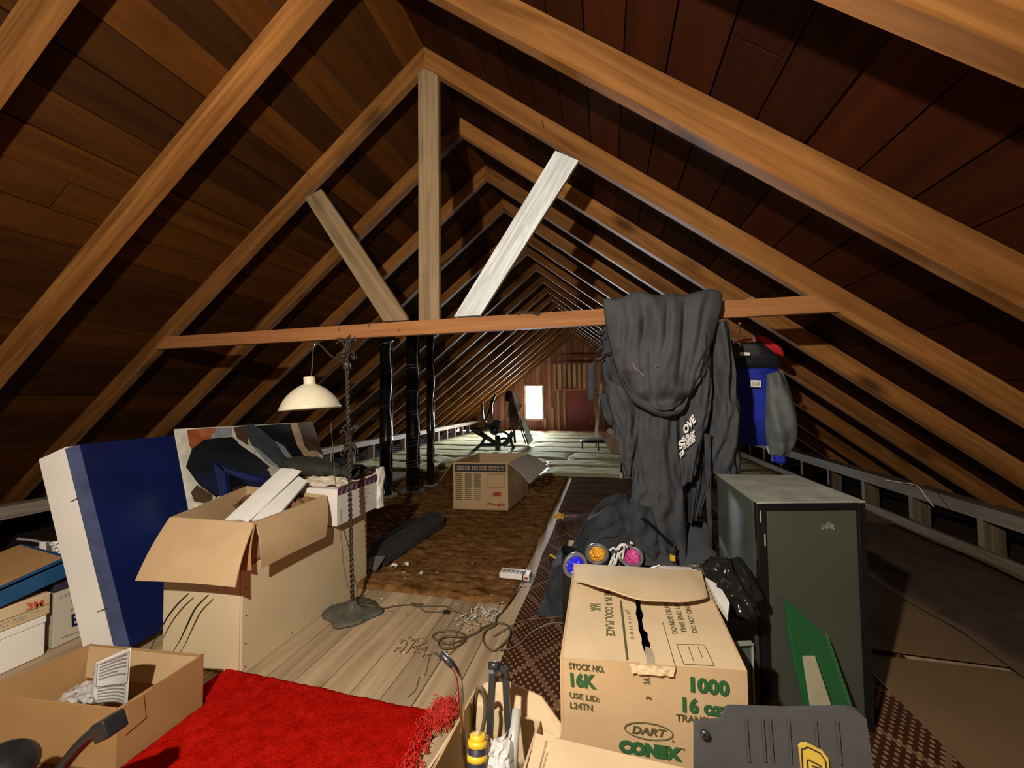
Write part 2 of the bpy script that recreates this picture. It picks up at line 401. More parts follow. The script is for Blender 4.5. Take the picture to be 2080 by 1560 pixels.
# ================================================================ object materials
def cardboard(name, col, var=.1):
    return plain(name, col, .8, var=var, scale=5, bump=.06, bscale=90, spec=.2)
M['card'] = cardboard('cardboard_tan', (.50, .345, .19))
M['card2'] = cardboard('cardboard_brown', (.36, .21, .085))
M['card3'] = cardboard('cardboard_pale', (.58, .44, .27))
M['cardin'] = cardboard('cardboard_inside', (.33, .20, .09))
M['cream'] = plain('cream_paint', (.66, .54, .34), .55, var=.05, scale=4, bump=.03)
M['white'] = plain('white_laminate', (.80, .78, .72), .5, var=.04, scale=3)
M['paper'] = plain('white_paper', (.74, .73, .68), .75, var=.06, scale=10, bump=.05)
M['navy'] = plain('navy_gloss', (.003, .010, .075), .35, var=.35, scale=2.5)
M['slate'] = plain('slate_blue_edge', (.055, .07, .15), .4, var=.35, scale=9)
M['bluecard'] = plain('blue_card', (.005, .06, .17), .6, var=.1)
M['black'] = plain('black_plastic', (.012, .013, .014), .4, var=.2)
M['blackgloss'] = plain('black_gloss', (.006, .007, .008), .18, var=.1)
M['fabric'] = plain('black_fabric', (.046, .051, .058), .95, var=.25, scale=9, bump=.15, bscale=400, spec=.1)
M['fabric2'] = plain('charcoal_fabric', (.060, .064, .072), .95, var=.2, scale=7, bump=.15, bscale=400, spec=.1)
M['iron'] = plain('wrought_iron', (.055, .042, .030), .5, .4, var=.3, scale=40, bump=.3, bscale=120)
M['ironbase'] = plain('verdigris_iron', (.085, .085, .062), .65, .1, var=.35, scale=30, bump=.5, bscale=70)
M['shade'] = plain('cream_enamel', (.80, .74, .55), .35, var=.05)
M['shadein'] = plain('shade_lining', (.45, .40, .33), .4, .3, var=.1)
M['cord'] = plain('olive_cord', (.10, .075, .035), .6, var=.2)
M['green'] = plain('green_ink', (.022, .10, .028), .7, var=.1)
M['olive'] = plain('olive_ink', (.09, .085, .03), .7, var=.15)
M['orangeink'] = plain('orange_ink', (.50, .08, .02), .7, var=0)
M['redink'] = plain('red_ink', (.30, .03, .02), .7, var=0)
M['ink_and_shade'] = plain('black_ink_and_shade', (.018, .018, .02), .7, var=0)
M['greyink'] = plain('grey_ink', (.28, .27, .25), .8, var=0)
M['purple'] = plain('purple_print', (.10, .025, .07), .6, var=.4, scale=30)
M['whiteink'] = plain('white_print', (.80, .80, .76), .7, var=0)
M['steel'] = plain('bright_steel', (.55, .53, .5), .25, 1, var=.05)
M['darksteel'] = plain('dark_steel', (.06, .062, .065), .35, .6, var=.2)
M['yellow'] = plain('yellow_plastic', (.70, .45, .02), .45, var=.05)
M['seethru'] = glassy('clear_plastic', (.75, .75, .74), .2, .45)

def openbox(t, q, h0, h1, mat, th=.006, inner='cardin', floor_=True):
    """four cardboard sides as parts; q = corners front-left, front-right, back-right, back-left (x, y)"""
    names = ('front_panel', 'side_panel', 'back_panel', 'side_panel')
    for i in range(4):
        a, b = q[i], q[(i+1) % 4]
        d = Vector((b[0]-a[0], b[1]-a[1], 0)); n = Vector((d.y, -d.x, 0)).normalized()
        ha, hb = (h1[i], h1[(i+1) % 4]) if isinstance(h1, (list, tuple)) else (h1, h1)
        mb = MB(); mb.sheet([(a[0], a[1], h0), (b[0], b[1], h0), (b[0], b[1], hb), (a[0], a[1], ha)], th, n)
        part(names[i], mb, mat, t)
    if floor_:
        mb = MB(); mb.sheet([(x, y, h0+.012) for x, y in q], .01, (0, 0, 1)); part('bottom_panel', mb, inner, t)
def quadgrid(A, B, C, D, nu, nv, fn=None):
    """bilinear patch A(0,0) B(1,0) C(1,1) D(0,1); fn(u, v) gives an offset vector"""
    A, B, C, D = map(Vector, (A, B, C, D)); mb = MB()
    def f(u, v):
        p = A*(1-u)*(1-v) + B*u*(1-v) + C*u*v + D*(1-u)*v
        return p + (Vector(fn(u, v)) if fn else Vector())
    return mb.grid(f, nu, nv)
def ellipse(c, a, b, n=32):
    c, a, b = Vector(c), Vector(a), Vector(b)
    return [c + a*math.cos(2*PI*k/n) + b*math.sin(2*PI*k/n) for k in range(n)]

# ================================================================ floor coverings
def shag(name, x0, x1, y0, y1, h, nx, ny, amp, mat, wob=.02, clump=9):
    mb = MB()
    def f(u, v):
        y = y0+(y1-y0)*v; xa = x0 + (.86 if name == 'shag_rug' else 0)*(1/(1+math.exp((y-3.75)*12))); x = xa+(x1-xa)*u
        x += wob*nz3(0, y*3, u*2) ; y += wob*nz3(x*4, 0, v*2+5)
        e = min(u, 1-u, v, 1-v)
        z = h + amp*(nz3(x*clump, y*clump*1.6) + .8*nz3(x*clump*3, y*clump*3, 3) + .5*nz3(x*clump*8, y*clump*8, 7))
        return (x, y, .002 if e <= 0 else z)
    return mb.grid(f, nx, ny)
def carpetmat(name, c1, c2, scale=14, stretch=(1, 2.2, 1), fine=140):
    m, t, b = newmat(name); N = t.nodes; L_ = t.links
    tc = N.new('ShaderNodeTexCoord'); mp = N.new('ShaderNodeMapping'); mp.inputs['Scale'].default_value = stretch; L_.new(tc.outputs['Object'], mp.inputs['Vector'])
    n1 = N.new('ShaderNodeTexNoise'); n1.inputs['Scale'].default_value = scale; n1.inputs['Detail'].default_value = 8; n1.inputs['Roughness'].default_value = .7; L_.new(mp.outputs[0], n1.inputs['Vector'])
    r = N.new('ShaderNodeValToRGB'); e = r.color_ramp.elements; e[0].position = .35; e[1].position = .66; e[0].color = C4(c1); e[1].color = C4(c2); L_.new(n1.outputs['Fac'], r.inputs['Fac']); L_.new(r.outputs['Color'], b.inputs['Base Color'])
    n2 = N.new('ShaderNodeTexNoise'); n2.inputs['Scale'].default_value = fine; n2.inputs['Detail'].default_value = 3; L_.new(tc.outputs['Object'], n2.inputs['Vector'])
    bp = N.new('ShaderNodeBump'); bp.inputs['Strength'].default_value = .8; bp.inputs['Distance'].default_value = .01; L_.new(n2.outputs['Fac'], bp.inputs['Height']); L_.new(bp.outputs['Normal'], b.inputs['Normal'])
    b.inputs['Roughness'].default_value = 1; b.inputs['Specular IOR Level'].default_value = 0
    return m
M['shagbrown'] = carpetmat('brown_shag', (.075, .030, .008), (.33, .17, .06), 7, (1, 2.6, 1))
M['shagred'] = carpetmat('red_shag', (.30, .004, .002), (.47, .010, .005), 16, (1, 1, 1))
def tw(nx, ny): return nx, ny
o = single('shag_rug', shag('shag_rug', -3.25, -.615, 2.39, 6.36, .028, 120, 190, .012, 'shagbrown'), 'shagbrown', 'long brown shag rug running down the middle of the floor', 'rug', smooth=True)
# red rug: border edge, fringe of loose curled yarn along its right side
t = thing('red_rug', 'bright red shag rug on the boards at the front', 'rug', (-1.2, .9, 0))
mb = MB()
def f(u, v):
    y = .05 + 1.47*v; x0 = -1.684 - .116/(1+math.exp(-(y-1.35)*150)); x1 = -.685 + .02*nz3(0, y*6) - .0*v; x = x0+(x1-x0)*u
    yy = y - .018*(u-.4)*v + .01*nz3(x*6, 0, 2)*v
    e = min(u, 1-u, v, 1-v)
    return (x, yy, .002 if e <= 0 else .024 + .004*(nz3(x*22, y*22) + .7*nz3(x*60, y*60, 4)))
part('pile', mb.grid(f, 150, 130), 'shagred', t, smooth=True)
mb = MB()
for k in range(420):
    y = rnd(.5, 1.53); x = -.70 + rnd(-.03, .035); a = rnd(0, 6.28); L_ = rnd(.015, .04); z = rnd(.008, .035)
    pts = [(x, y, z)]
    for j in range(4):
        a += rnd(-1.2, 1.2); p = pts[-1]; pts.append((p[0]+math.cos(a)*L_/3, p[1]+math.sin(a)*L_/3, max(.005, z+rnd(-.012, .02))))
    mb.tube(pts, .0018, 4)
for k in range(260):
    x = rnd(-.70, -.64); y = rnd(1.46, 1.55); a = rnd(0, 6.28); pts = [(x, y, .01)]
    for j in range(4):
        a += rnd(-1, 1); p = pts[-1]; pts.append((p[0]+math.cos(a)*.012, p[1]+math.sin(a)*.012, max(.006, .015+rnd(-.01, .03))))
    mb.tube(pts, .0018, 4)
fr = part('fringe', mb, plain('coral_yarn', (.58, .03, .018), .9, var=.3), t); fr['kind'] = 'stuff'
# patterned mat with woven diamonds and dots
m, tt, b = newmat('diamond_mat'); N = tt.nodes; L_ = tt.links
tc = N.new('ShaderNodeTexCoord'); sp = N.new('ShaderNodeSeparateXYZ'); L_.new(tc.outputs['Object'], sp.inputs[0])
def lines(a, per, w):
    f = math_node(tt, 'FRACT', math_node(tt, 'MULTIPLY', a, 1/per)); d = math_node(tt, 'ABSOLUTE', math_node(tt, 'SUBTRACT', f, .5)); return math_node(tt, 'LESS_THAN', d, w/per/2)
s1 = math_node(tt, 'ADD', math_node(tt, 'MULTIPLY', sp.outputs[0], 1.0), math_node(tt, 'MULTIPLY', sp.outputs[1], .72)); s2 = math_node(tt, 'SUBTRACT', math_node(tt, 'MULTIPLY', sp.outputs[0], 1.0), math_node(tt, 'MULTIPLY', sp.outputs[1], .72))
ln = math_node(tt, 'MAXIMUM', lines(s1, .33, .02), lines(s2, .33, .02))
dx = math_node(tt, 'SUBTRACT', math_node(tt, 'FRACT', math_node(tt, 'MULTIPLY', s1, 1/.033)), .5); dy = math_node(tt, 'SUBTRACT', math_node(tt, 'FRACT', math_node(tt, 'MULTIPLY', s2, 1/.033)), .5)
dd = math_node(tt, 'SQRT', math_node(tt, 'ADD', math_node(tt, 'MULTIPLY', dx, dx), math_node(tt, 'MULTIPLY', dy, dy))); dot = math_node(tt, 'LESS_THAN', dd, .27)
fac = math_node(tt, 'MAXIMUM', math_node(tt, 'MULTIPLY', ln, .55), math_node(tt, 'MULTIPLY', dot, 1.0))
nz = N.new('ShaderNodeTexNoise'); nz.inputs['Scale'].default_value = 6; L_.new(tc.outputs['Object'], nz.inputs['Vector'])
fac = math_node(tt, 'MULTIPLY', fac, math_node(tt, 'ADD', nz.outputs['Fac'], .35))
r = N.new('ShaderNodeValToRGB'); r.color_ramp.elements[0].color = (.045, .018, .009, 1); r.color_ramp.elements[1].color = (.27, .15, .085, 1); L_.new(fac, r.inputs['Fac']); L_.new(r.outputs['Color'], b.inputs['Base Color'])
b.inputs['Roughness'].default_value = 1; b.inputs['Specular IOR Level'].default_value = .02
bp = N.new('ShaderNodeBump'); bp.inputs['Strength'].default_value = .5; bp.inputs['Distance'].default_value = .004; L_.new(fac, bp.inputs['Height']); L_.new(bp.outputs['Normal'], b.inputs['Normal'])
M['diamond'] = m
mb = MB()
def f(u, v):
    y = .2 + 4.3*v; x = -.535 + .012*nz3(0, y*2) + 1.95*u; return (x, y, .012 + .003*nz3(x*3, y*3) if 0 < u < 1 and 0 < v < 1 else .002)
single('patterned_mat', mb.grid(f, 40, 90), 'diamond', 'dark brown woven mat with a diamond and dot pattern', 'rug', smooth=True)
M['mudbrown'] = plain('dull_brown_carpet', (.105, .065, .042), 1, var=.3, scale=5, bump=.4, bscale=60, spec=0)
mb = MB(); mb.grid(lambda u, v: (-.56+2.1*u, 4.45+1.98*v, .002 if min(u, 1-u, v, 1-v) <= 0 else .018 + .006*nz3(u*6, v*9) + .012*math.exp(-((v-.45)/.02)**2)), 40, 50)
single('plain_carpet', mb, 'mudbrown', 'plain dull brown carpet piece in front of the insulation sheets', 'rug', smooth=True)
# loose hardboard sheets on the right
for k, (x0, x1, y0, y1, rz, lab) in enumerate(((1.17, 2.74, .3, 2.3, .01, 'tan hardboard sheet in the bottom right corner'), (1.06, 2.7, 2.33, 3.55, -.02, 'brown hardboard sheet beyond the black cabinet'), (1.16, 2.72, 3.6, 5.9, .015, 'dusty hardboard sheet below the blue jacket'))):
    mb = MB(); R = Matrix.Rotation(rz, 3, 'Z'); mb.box(((x0+x1)/2, (y0+y1)/2, .024 + .004*k), (x1-x0, y1-y0, .006), R)
    single('hardboard_sheet', mb, 'hardboard', lab, 'board', 'hardboard sheets on the floor')
mb = MB(); mb.grid(lambda u, v: (1.75+.9*u + .05*nz3(v*4, 1), 2.2+2.3*v, .056 + .010*nz3(u*5, v*9)), 14, 40)
solid(single('floor_cloth', mb, 'darkcloth', 'dark brown cloth strip lying along the right low wall', 'cloth', smooth=True), .006)
M['tarp'] = plain('blue_tarp', (.01, .07, .11), .4, var=.3, scale=20, bump=.4, bscale=20)
mb = MB(); A, B, C, D = (2.326,3.187,0.020), (2.427,2.956,0.020), (2.749,3.280,0.020), (2.599,3.342,0.020)
mb = quadgrid(A, B, C, D, 14, 14, lambda u, v: (0, 0, .015+.02*nz3(u*6, v*6)))
solid(single('blue_tarp', mb, 'tarp', 'folded blue tarpaulin at the right edge of the floor', 'tarp', smooth=True), .01)
# insulation blankets over the far floor
M['batt'] = plain('pale_yellow_insulation', (.70, .69, .42), .95, spec=.02, var=.16, scale=6, bump=.5, bscale=14)
def batt(x0, x1, y0, y1, h, seed):
    mb = MB(); nu, nv = 26, 12
    def f(u, v):
        x = x0+(x1-x0)*u + .10*nz3(u*3, v*4, seed) ; y = y0+(y1-y0)*v + .13*nz3(u*5, v*1.5, seed+9)
        e = min(u, 1-u, v, 1-v)*10
        return (x, y, .004 if e <= 0 else h*min(1, .65+e*.35) + .012*nz3(x*4, y*5, seed))
    return mb.grid(f, nu, nv)
rows = [6.42, 7.3, 8.1, 9.1, 10.0, 11.1, 12.2, 13.2, 14.1, 14.93]
for i in range(len(rows)-1):
    off = rnd(-.3, .3)
    cuts = [-4.95, -3.05+off, -.95+off, 1.0+off, 2.75] if i < 3 else [-4.95, -2.2+off, .5+off, 2.75]
    for j in range(len(cuts)-1):
        if i == 0 and j == 1: continue
        single('insulation_sheet', batt(cuts[j]+.03, cuts[j+1]-.03, rows[i]+rnd(.0, .05), rows[i+1]-rnd(.0, .05), rnd(.028, .042), i*7+j), 'batt', 'pale yellow insulation sheet, %s row beyond the carpets, %s' % (('first', 'second', 'third', 'fourth', 'fifth', 'sixth', 'seventh', 'eighth', 'last')[i], (('by the left low wall', 'left of the aisle', 'in mid floor', 'by the right low wall') if len(cuts) == 5 else ('by the left low wall', 'in mid floor', 'by the right low wall'))[j]), 'insulation', 'insulation sheets on the far floor', smooth=True)
single('insulation_sheet', batt(-3.25, -1.2, 6.95, 7.3, .06, 77), 'batt', 'narrow insulation sheet behind the open printed carton', 'insulation', 'insulation sheets on the far floor', smooth=True)

# ================================================================ cream chest with its load (left)
t = thing('cream_chest', 'long cream painted plywood chest standing left of the red rug', 'chest', (-1.95, 2.0, 0))
mb = MB(); CX0, CX1, CY0, CY1, CZ = -2.20, -1.705, 1.515, 2.50, .50
mb.box(((CX0+CX1)/2, (CY0+CY1)/2+.006, CZ/2), (CX1-CX0-.024, CY1-CY0-.012, CZ-.012)); part('carcass', mb, 'cream', t)
mb = MB(); mb.box((CX1-.006, (CY0+CY1)/2, CZ/2), (.012, CY1-CY0, CZ)); bevel(part('side_panel', mb, 'cream', t), .002)
mb = MB(); mb.box(((CX0+CX1)/2-.007, CY0+.004, CZ/2-.003), (CX1-CX0-.018, .012, CZ-.01)); bevel(part('front_panel', mb, 'cream', t), .002)
mb = MB(); mb.box(((CX0+CX1)/2-.007, (CY0+CY1)/2, CZ-.003), (CX1-CX0-.016, CY1-CY0-.002, .006)); part('top_panel', mb, 'cream', t)
for px_, z in [(CY0+.02, .03), (CY0+.02, .14), (CY0+.02, .27), (CY0+.02, .40), (CY0+.30, .025), (CY0+.62, .025), (CY0+.9, .03), (CY1-.015, .12), (CY1-.015, .26), (CY1-.015, .4)]:
    mb = MB(); mb.lathe([(.0035, 0), (.0035, .002), (.001, .0025)], (CX1, px_, z), 8, Matrix.Rotation(PI/2, 3, 'Y')); part('screw', mb, 'darksteel', t)
# two bent black wires in front of the chest
t = thing('bent_wire', 'two thin bent black wires leaning on the front of the cream chest', 'wire', (-2.087,1.470,0.120))
for pts in ([(-1.963,1.460,0.382),(-2.026,1.460,0.329),(-2.092,1.460,0.256),(-2.153,1.460,0.164),(-2.214,1.460,0.061)], [(-1.843,1.460,0.388),(-1.916,1.460,0.321),(-1.965,1.460,0.239),(-2.009,1.460,0.159),(-2.042,1.460,0.113),(-2.092,1.460,0.032)]):
    mb = MB(); mb.tube(smoothpath(pts, 4), [.003+.0012*math.sin(k*.3) for k in range(len(smoothpath(pts, 4)))], 8); part('wire', mb, 'black', t, smooth=True)

# brown open carton on the chest
t = thing('open_carton', 'brown open cardboard box with folded flaps on top of the cream chest', 'box', (-1.98, 1.85, .5))
q = [(-2.225, 1.56), (-1.712, 1.572), (-1.74, 2.12), (-2.33, 2.09)]
openbox(t, q, .506, [.70, .70, .70, .74], 'card', .006)
FA, FB, FC, FD = (-2.225, 1.556, .70), (-1.705, 1.568, .70), (-1.728, 2.12, .70), (-2.33, 2.09, .74)
mb = quadgrid(FA, (-1.695, 1.566, .698), (-1.615,1.400,0.476), (-2.205,1.395,0.448), 12, 8, lambda u, v: (0, -.012*math.sin(PI*v), .006*math.sin(PI*u)*v)); solid(part('flap', mb, 'card', t), .005)
mb = quadgrid((-1.70, 1.575, .70), (-1.722, 2.10, .705), (-1.645, 2.00, .485), (-1.645, 1.555, .487), 10, 8, lambda u, v: (.016*math.sin(PI*v), 0, .004*math.sin(PI*u)*v)); solid(part('flap', mb, 'card', t, label='hanging right flap'), .005)
mb = quadgrid((-1.70, 1.57, .695), (-1.685, 1.56, .70), (-1.668, 1.53, .49), (-1.70, 1.50, .50), 3, 6, lambda u, v: (0, -.01*math.sin(PI*v), 0)); solid(part('corner_fold', mb, 'card2', t), .004)
# white strips standing in the carton
def strip(name, pts, th, mat, label, cat, group=None):
    mb = MB(); mb.sheet(pts, th); return single(name, mb, mat, label, cat, group)
def px3(a, b): return None
q1 = [(-2.018,1.680,0.661), (-1.918,1.720,0.658), (-1.943,2.120,0.857), (-2.066,2.100,0.863)]
t = thing('white_channel', 'white folded channel strip sticking out of the brown open carton', 'strip', (-2.0, 1.7, .55))
a0, b0, b1, a1 = [Vector(p) for p in q1]
mb = MB(); mb.sheet([a0, b0 - (b0-a0)*.25, b1 - (b1-a1)*.3, a1], .008); part('wide_face', mb, 'paper', t)
mb = MB(); mb.sheet([b0 - (b0-a0)*.25, b0 + Vector((0, .01, -.02)), b1 + Vector((.005, .012, -.015)), b1 - (b1-a1)*.3], .008); part('narrow_face', mb, 'paper', t)
mb = MB(); mb.sheet([(-1.911,1.750,0.647), (-1.803,1.800,0.649), (-1.864,2.100,0.788), (-1.982,2.130,0.819)], .012); single('white_strip', mb, 'paper', 'shorter flat white strip beside the white channel in the carton', 'strip')
t = thing('picture_frame', 'navy blue picture frame corner standing in the brown open carton', 'frame', (-2.449,2.000,0.682))
mb = MB(); mb.sheet([(-2.432,2.000,0.654),(-2.502,2.000,0.895),(-2.490,2.000,0.912),(-2.413,2.000,0.863),(-2.381,2.000,0.679)], .02, (0, -1, 0)); part('rail', mb, 'navy', t)
mb = MB(); mb.sheet([(-2.503,2.000,0.908),(-2.353,2.000,0.859),(-2.082,2.000,0.813),(-2.081,2.000,0.788),(-2.234,2.000,0.801),(-2.412,2.000,0.847)], .02, (0, -1, 0)); part('rail', mb, 'navy', t)
M['clutter'] = plain('rusty_scraps', (.16, .07, .03), .8, var=.6, scale=18)
mb = MB(); mb.grid(lambda u, v: (-2.28+.5*u, 1.95+.17*v, .66+.05*math.sin(PI*u)+.05*nz3(u*7, v*7, 2)), 24, 12)
solid(single('scrap_paper', mb, 'clutter', 'rusty brown crumpled scraps filling the back of the brown carton', 'scraps', kind='stuff'), .004)
for k, (pp, lab) in enumerate((([(-2.776,2.020,0.562),(-2.777,2.020,0.582),(-2.518,2.020,0.648),(-2.542,2.020,0.614)], 'white paper edge at the rear left of the brown carton'), ([(-2.426,2.100,0.671),(-2.344,2.100,0.691),(-2.244,2.100,0.686),(-2.344,2.100,0.655)], 'beige paper scrap showing in the brown carton'))):
    mb = MB(); mb.sheet(pp, .01, (0, -1, .3)); single('paper_scrap', mb, 'paper', lab, 'paper')

# white carton with a purple band, crumpled paper and dark clothes on it
t = thing('white_carton', 'white carton with a purple striped band on the far end of the cream chest', 'box', (-1.85, 2.35, .5))
mb = MB(); mb.box((-1.935, 2.37, .622), (.55, .50, .232)); bevel(part('body', mb, 'white', t), .004)
mb = MB(); mb.sheet([(-1.657, 2.13, .70), (-1.657, 2.60, .70), (-1.657, 2.60, .742), (-1.657, 2.13, .742)], .002, (1, 0, 0)); part('band', mb, 'purple', t)
mb = MB()
for k in range(9):
    y = 2.15+.05*k; mb.sheet([(-1.6555, y, .703), (-1.6555, y+.012, .703), (-1.6555, y+.022, .739), (-1.6555, y+.014, .739)], .001, (1, 0, 0))
part('band_pattern', mb, 'greyink', t)
M_ = 'greyink'
for k in range(7):
    text(t, random.choice(('HANDLE WITH CARE', 'THIS SIDE UP', 'KEEP DRY STORE FLAT', 'OFFICE SUPPLIES'))[:rnd(6, 16).__int__()] if False else ('HI NN MII', 'III LIN', 'NIH LLI N', 'MIN HIL', 'LI NNI', 'HNI IIL', 'NN I LI')[k], (-1.6555, 2.36, .672-.019*k), (-1.6555, 2.36+(.09, .07, .1, .08, .06, .09, .07)[k], .672-.019*k), (-1.6555, 2.36, .681-.019*k), M_)
text(t, 'LIN HI', (-1.6555, 2.16, .53), (-1.6555, 2.16, .60), (-1.6555, 2.145, .53), M_)
mb = MB()
def f(u, v):
    a = 2*PI*u; rr = .04+.03*math.sin(PI*v)
    return (-1.66+.02*math.cos(a)+.015*nz3(u*5, v*5, 8), 2.60+.035*math.sin(a)*1.2+.012*nz3(u*6, v*6), .50+.29*v)
mb.grid(f, 16, 12); solid(part('torn_flap', mb, 'paper', t), .003)
mb = MB(); mb.grid(lambda u, v: (-2.19+.53*u, 2.14+.46*v, .75+.03*math.sin(PI*u)*math.sin(PI*v)+.03*nz3(u*5, v*5, 4)+.015*nz3(u*13, v*13, 5)), 30, 26)
solid(single('wrapping_paper', mb, plain('pinkish_paper', (.72, .62, .50), .7, var=.08, scale=8), 'crumpled pale wrapping paper on top of the white carton', 'paper'), .002)
M['darkgreen'] = plain('dark_green_cloth', (.022, .025, .017), .85, var=.4, scale=8, bump=.2)
mb = MB()
def f(u, v):
    a = 2*PI*v; x = -2.28+.62*u; r_ = (.035+.045*math.sin(PI*min(1, u*1.3+.05))*(1-.4*u))
    return (x, 2.36-.05*u+r_*1.7*math.cos(a)+.012*nz3(u*9, v*4), .845-.035*u+.9*r_*math.sin(a)+.012*nz3(u*11, v*5, 3))
mb.grid(f, 40, 20); single('dark_clothes', mb, 'darkgreen', 'bundle of dark green clothes lying on the crumpled paper', 'clothes', smooth=True)
mb = MB()
def f(u, v):
    a = 2*PI*v; x = -1.86+.22*u; r_ = .05*math.sin(PI*(.1+.85*u))
    return (x, 2.42+r_*1.5*math.cos(a), .805+.8*r_*math.sin(a)+.01*nz3(u*8, v*5))
mb.grid(f, 16, 14); single('maroon_cloth', mb, plain('maroon_cloth', (.03, .015, .015), .9, var=.3), 'small maroon black cloth beside the dark green clothes', 'clothes', smooth=True)

# ================================================================ the big leaning blue and white display case
BN, BF = Vector((-2.794, 1.45, 1.0755)), Vector((-3.02, 3.47, 1.0755))         # near and far top corners of the front
BD = (Vector((-2.398, 1.45, .094)) - BN); BD = BD*1.045                          # down the front
along = (BF-BN); nrm = along.cross(BD).normalized()
if nrm.x < 0: nrm = -nrm
t = thing('display_case', 'tall leaning blue and white display case with a photo collage, left of the chest', 'display case', (-2.6, 1.9, .08))
dp = .205
FL = [BN, BN+along, BN+along+BD, BN+BD]
mb = MB(); mb.hexa([p - nrm*.022 for p in (FL[3], FL[2], FL[1], FL[0])][:4] + [p - nrm*dp for p in (FL[3], FL[2], FL[1], FL[0])]); part('case', mb, 'white', t)
mb = MB(); u0 = .022; u1 = .36
def onb(u, v): return BN + along*u + BD*v
mb.sheet([onb(u0, 0), onb(u1, 0), onb(u1, 1), onb(u0, 1)], .006, nrm); part('front_panel', mb, 'navy', t)
mb = MB(); mb.sheet([onb(-.003, .01) - nrm*.014, onb(u0, 0), onb(u0, 1), onb(-.003, 1) - nrm*.014], .006, nrm); part('edge_strip', mb, 'slate', t)
e_ = -along.normalized()
for pts in ([(-2.773,1.445,0.747),(-2.778,1.445,0.773),(-2.698,1.445,0.803)], [(-2.568,1.445,0.266),(-2.552,1.445,0.231),(-2.474,1.445,0.262)]):
    mb = MB(); mb.tube(pts, .0035, 6); part('staple', mb, 'black', t)
# photo collage on the far part of the front
PR = {'ph_cream': (.72, .70, .60), 'ph_black': (.008, .009, .014), 'ph_navy': (.01, .014, .04), 'ph_rust': (.34, .09, .035), 'ph_tan': (.62, .42, .23), 'ph_brown': (.10, .055, .03), 'ph_grey': (.06, .07, .085), 'ph_pale': (.30, .32, .34), 'ph_fire': (.45, .14, .05)}
for k, c in PR.items(): M[k] = plain(k, c, .4, var=.25, scale=14)
pc = part('photo_print', MB().sheet([(-2.870,2.018,1.116),(-3.017,3.468,1.076),(-2.876,3.463,0.728),(-2.701,3.145,0.384),(-2.644,1.964,0.570)], .003, nrm), 'ph_cream', t, label='large burnt still life photo print')
lay = 0
for mt, pts in (('ph_rust', [(-2.873,2.105,1.105),(-2.894,2.305,1.103),(-2.860,2.264,1.030),(-2.832,2.161,0.989),(-2.802,2.116,0.926),(-2.828,2.091,0.997)]),
                ('ph_fire', [(-2.879,2.177,1.103),(-2.896,2.336,1.101),(-2.876,2.291,1.064),(-2.855,2.202,1.037)]),
                ('ph_pale', [(-2.830,2.136,0.992),(-2.854,2.230,1.023),(-2.881,2.444,1.031),(-2.910,2.476,1.094),(-2.897,2.337,1.101),(-2.863,2.267,1.037)]),
                ('ph_brown', [(-2.911,2.485,1.093),(-2.926,2.612,1.096),(-2.858,2.576,0.938),(-2.876,2.491,1.007)]),
                ('ph_black', [(-2.764,2.024,0.864),(-2.816,2.099,0.972),(-2.850,2.209,1.025),(-2.864,2.331,1.027),(-2.876,2.448,1.023),(-2.851,2.505,0.947),(-2.826,2.617,0.852),(-2.793,2.721,0.742),(-2.744,2.544,0.669),(-2.723,2.316,0.680),(-2.685,2.175,0.626),(-2.717,2.079,0.732)]),
                ('ph_navy', [(-2.751,2.069,0.823),(-2.752,2.190,0.794),(-2.759,2.469,0.733),(-2.778,2.692,0.719),(-2.730,2.721,0.591),(-2.694,2.500,0.564),(-2.686,2.212,0.624),(-2.709,2.089,0.714)]),
                ('ph_brown', [(-2.698,2.010,0.699),(-2.719,2.064,0.736),(-2.694,2.153,0.648),(-2.667,2.126,0.589),(-2.675,2.016,0.640)]),
                ('ph_black', [(-2.922,2.609,1.092),(-2.976,3.131,1.082),(-2.920,3.146,0.939),(-2.837,3.181,0.723),(-2.812,3.050,0.698),(-2.805,2.872,0.729),(-2.849,2.734,0.877),(-2.885,2.646,0.991)]),
                ('ph_tan', [(-2.974,3.123,1.083),(-2.985,3.226,1.081),(-2.944,3.220,0.980),(-2.895,3.212,0.860),(-2.876,3.224,0.811),(-2.883,3.352,0.794),(-2.856,3.404,0.712),(-2.842,3.186,0.736),(-2.889,3.125,0.871)]),
                ('ph_brown', [(-2.985,3.226,1.081),(-3.009,3.459,1.076),(-2.869,3.454,0.730),(-2.886,3.354,0.799),(-2.872,3.259,0.792),(-2.895,3.219,0.860),(-2.940,3.230,0.969)]),
                ('ph_fire', [(-2.707,2.311,0.653),(-2.720,2.394,0.663),(-2.711,2.449,0.625),(-2.698,2.396,0.608),(-2.693,2.323,0.615)]),
                ('ph_grey', [(-2.924,2.606,1.109),(-2.932,2.663,1.113),(-2.919,2.748,1.057),(-2.882,2.867,0.933),(-2.841,2.993,0.797),(-2.811,3.043,0.709),(-2.788,2.995,0.663),(-2.787,2.855,0.702),(-2.809,2.697,0.800),(-2.853,2.604,0.935),(-2.892,2.579,1.038)]),
                ('ph_pale', [(-2.884,2.869,0.942),(-2.872,2.945,0.893),(-2.811,3.043,0.713),(-2.804,3.000,0.707),(-2.844,2.911,0.831)]),
                ('ph_pale', [(-2.851,2.602,0.935),(-2.843,2.660,0.899),(-2.798,2.786,0.752),(-2.784,2.968,0.668),(-2.780,2.848,0.691),(-2.802,2.690,0.789)]),
                ('ph_cream', [(-2.858,2.484,0.980),(-2.833,2.623,0.880),(-2.827,2.590,0.872),(-2.853,2.480,0.969)])):
    mb = MB(); mb.sheet(pts, .002, nrm); part('print_patch', mb, mt, pc)

